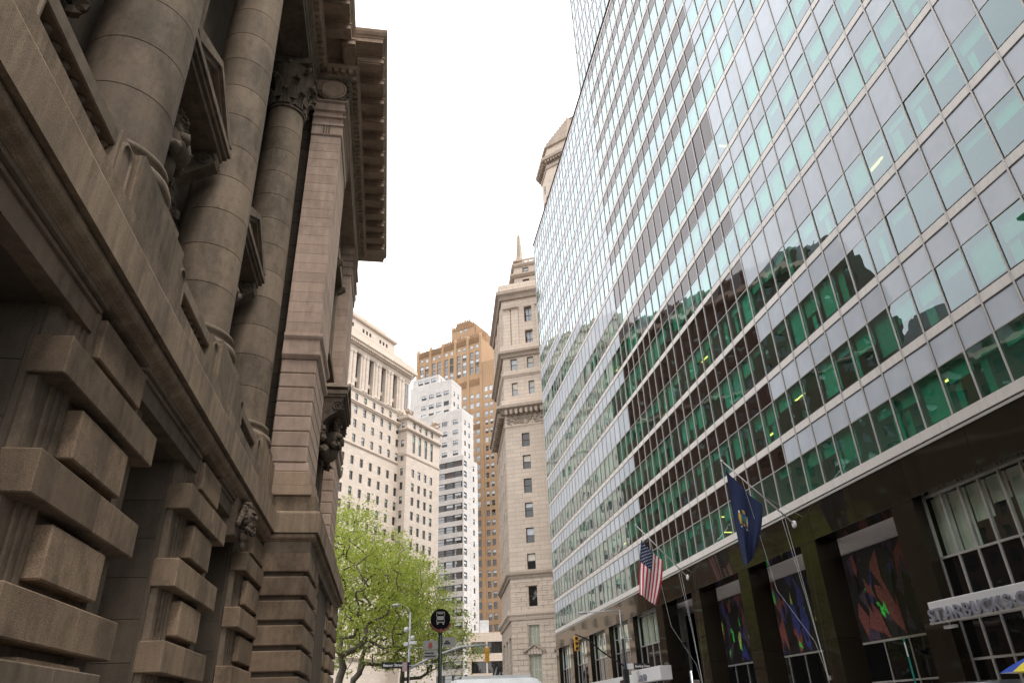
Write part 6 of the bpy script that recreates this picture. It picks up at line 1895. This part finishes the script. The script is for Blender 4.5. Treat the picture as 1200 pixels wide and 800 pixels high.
# ------------------------------------------------------------------ trees in the park
M['bark'] = surface("plane_tree_bark", (0.17, 0.145, 0.11), (0.10, 0.085, 0.065), 0.9, 2.0, 12, 0.3, 0.4, 0.03)
M['leaf'] = leafy("spring_leaves", (0.60, 0.65, 0.16), (0.38, 0.47, 0.085))
def make_tree(label, base, lean, ells, n_targets, leaves_per, seed, trunk_r, hfork):
    rng = np.random.default_rng(seed)
    T = thing("plane_tree", label, "tree", (base[0], base[1], 0), "trees in the park")
    # scatter targets in the crown's ellipsoids, denser near the surface
    tg = []
    vol = np.array([e[3] * e[4] * e[5] for e in ells]); pr = vol / vol.sum()
    while len(tg) < n_targets:
        e = ells[rng.choice(len(ells), p=pr)]
        v = rng.normal(size=3); v /= np.linalg.norm(v); r = rng.random() ** (1 / 3.0)
        tg.append(np.array(e[:3]) + v * r * np.array(e[3:]))
    tg = np.array(tg)
    nodes = []; par = []
    b0 = np.array([base[0], base[1], -0.1]); top = np.array([base[0] + lean[0], base[1] + lean[1], hfork])
    nseg = 8
    for k in range(nseg + 1):
        u = k / nseg; p = b0 + (top - b0) * np.array([u ** 1.3, u ** 1.3, u]); p += rng.normal(0, 0.06, 3) * (0 < k)
        nodes.append(p); par.append(k - 1)
    order = np.argsort(np.linalg.norm(tg - top, axis=1))
    tips = []
    for idx in order:
        t = tg[idx]; N = np.array(nodes)
        dv = t - N; d = np.linalg.norm(dv, axis=1)
        # favour nodes below and inside so limbs sweep outwards and up
        pen = d + 0.9 * np.maximum(0, N[:, 2] - t[2] + 0.3) + (np.arange(len(N)) < nseg - 2) * 6.0
        j = int(np.argmin(pen)); p0 = N[j]
        n = max(1, int(round(d[j] / 0.9)))
        prev = j
        side = rng.normal(0, 0.16 * d[j] / max(1, n), 3)
        for k in range(1, n + 1):
            u = k / n; p = p0 + (t - p0) * u
            p = p + side * math.sin(math.pi * u) + np.array([0, 0, -0.06 * d[j] * math.sin(math.pi * u)]) + (rng.normal(0, 0.05, 3) if k < n else 0)
            nodes.append(p); par.append(prev); prev = len(nodes) - 1
        tips.append(prev)
    N = np.array(nodes); cnt = np.zeros(len(N))
    cnt[tips] = 1.0
    for i in range(len(N) - 1, 0, -1): cnt[par[i]] += cnt[i] * 1.0
    rad = np.maximum(0.012, trunk_r * np.sqrt(np.maximum(cnt, 0.3) / cnt[0]) ** 1.05)
    m = MB()
    kids = {}
    for i in range(1, len(N)): kids.setdefault(par[i], []).append(i)
    stack = [0]; done = set()
    while stack:
        s0 = stack.pop(); chain = [s0]
        cur = s0
        while True:
            ch = [c for c in kids.get(cur, []) if c not in done]
            if not ch: break
            ch.sort(key=lambda c: -cnt[c]); nx = ch[0]; done.add(nx)
            if len(ch) > 1: stack.append(cur)
            chain.append(nx); cur = nx
        if len(chain) > 1:
            rr_ = [rad[c] for c in chain]
            if s0 != 0: rr_[0] = min(rr_[0], rr_[1] * 1.25)
            m.tube([tuple(N[c]) for c in chain], rr_, 7 if rr_[0] > 0.06 else 4, cap=False)
    part("trunk", m, M['bark'], T, True)
    # leaves
    C = N[tips]
    mid = N[rng.integers(nseg + 1, len(N), len(tips) // 2)]
    C = np.concatenate([C, mid])
    n = len(C) * leaves_per
    ctr = np.repeat(C, leaves_per, axis=0) + rng.normal(0, 1, (n, 3)) * np.array([0.42, 0.42, 0.26])
    ctr[:, 2] -= 0.05
    a = rng.normal(size=(n, 3)); a /= np.linalg.norm(a, axis=1)[:, None]
    b = rng.normal(size=(n, 3)); b -= a * (a * b).sum(1)[:, None]; b /= np.linalg.norm(b, axis=1)[:, None]
    sz = rng.uniform(0.07, 0.15, (n, 1))
    V_ = np.stack([ctr - a * sz, ctr + b * sz * 0.6, ctr + a * sz, ctr - b * sz * 0.6], axis=1).reshape(-1, 3)
    me = bpy.data.meshes.new("crown")
    me.vertices.add(n * 4); me.vertices.foreach_set("co", V_.ravel())
    me.loops.add(n * 4); me.loops.foreach_set("vertex_index", np.arange(n * 4, dtype=np.int32))
    me.polygons.add(n); me.polygons.foreach_set("loop_start", np.arange(0, n * 4, 4, dtype=np.int32))
    me.materials.append(M['leaf']); me.update(calc_edges=True)
    place("crown", me, T)
    return T
make_tree("leaning plane tree with its thick limb sweeping over the street from the customs building's corner", (-4.6, 62.0), (1.2, 0.5),
          [(-3.6, 63, 15.0, 3.2, 4, 4.6), (-0.6, 63, 12.0, 3.6, 4, 4.2), (2.0, 62.5, 9.5, 2.8, 3.5, 3.6), (-3.5, 62, 9, 2.5, 3, 3)], 330, 23, 3, 0.30, 5.5)
make_tree("upright plane tree with twin pale trunks behind the white lamp post", (-2.9, 68.0), (0.1, 0.2),
          [(-3.4, 68, 15.5, 3.6, 4, 5.2), (0.2, 68, 13.2, 3.4, 4, 4.4), (3.4, 68, 10.8, 3.0, 3.5, 4.2), (0, 68, 8.5, 4, 4, 3)], 352, 23, 5, 0.26, 5.0)
make_tree("spreading plane tree whose low branches reach behind the bus stop sign", (0.6, 74.0), (0.8, 0),
          [(1.5, 74, 13.2, 3.8, 4, 4.2), (4.6, 74, 9.8, 3.6, 4, 3.6), (6.4, 74, 7.8, 2.6, 3.5, 2.4), (2.5, 74, 8, 3.5, 3.5, 2.8)], 330, 23, 8, 0.24, 4.6)
make_tree("plane tree standing behind the customs building's corner", (-7.5, 72.0), (0.3, 0),
          [(-7, 72, 14.5, 3.6, 4, 6.0), (-5, 71, 9, 3, 3, 4)], 220, 23, 12, 0.24, 5.0)
# small dark flag on a pole further up the avenue
F2 = thing("small_flag", "small dark flag with pale stripes on a slanted pole before the tan building", "flag", (13.2, 96, 8))
m = MB(); m.tube([(16.3, 101.5, 4.6), (13.9, 100.5, 8.0)], 0.05, 6); part("pole", m, M['black'], F2)
m = MB()
for k in range(8):
    a_, b_ = k / 8, (k + 1) / 8
    P_ = lambda s, t: (14.0 + 1.1 * s - 0.7 * t, 100.55 + 0.4 * s + 0.12 * math.sin(6 * t + 3 * s), 7.9 - 1.7 * s - 1.9 * t)
    for j in range(6): m.quad(P_(a_, j / 6), P_(b_, j / 6), P_(b_, (j + 1) / 6), P_(a_, (j + 1) / 6), 1 if k % 3 == 1 else 0)
part("cloth", m, [M['black'], M['sign_grey']], F2)
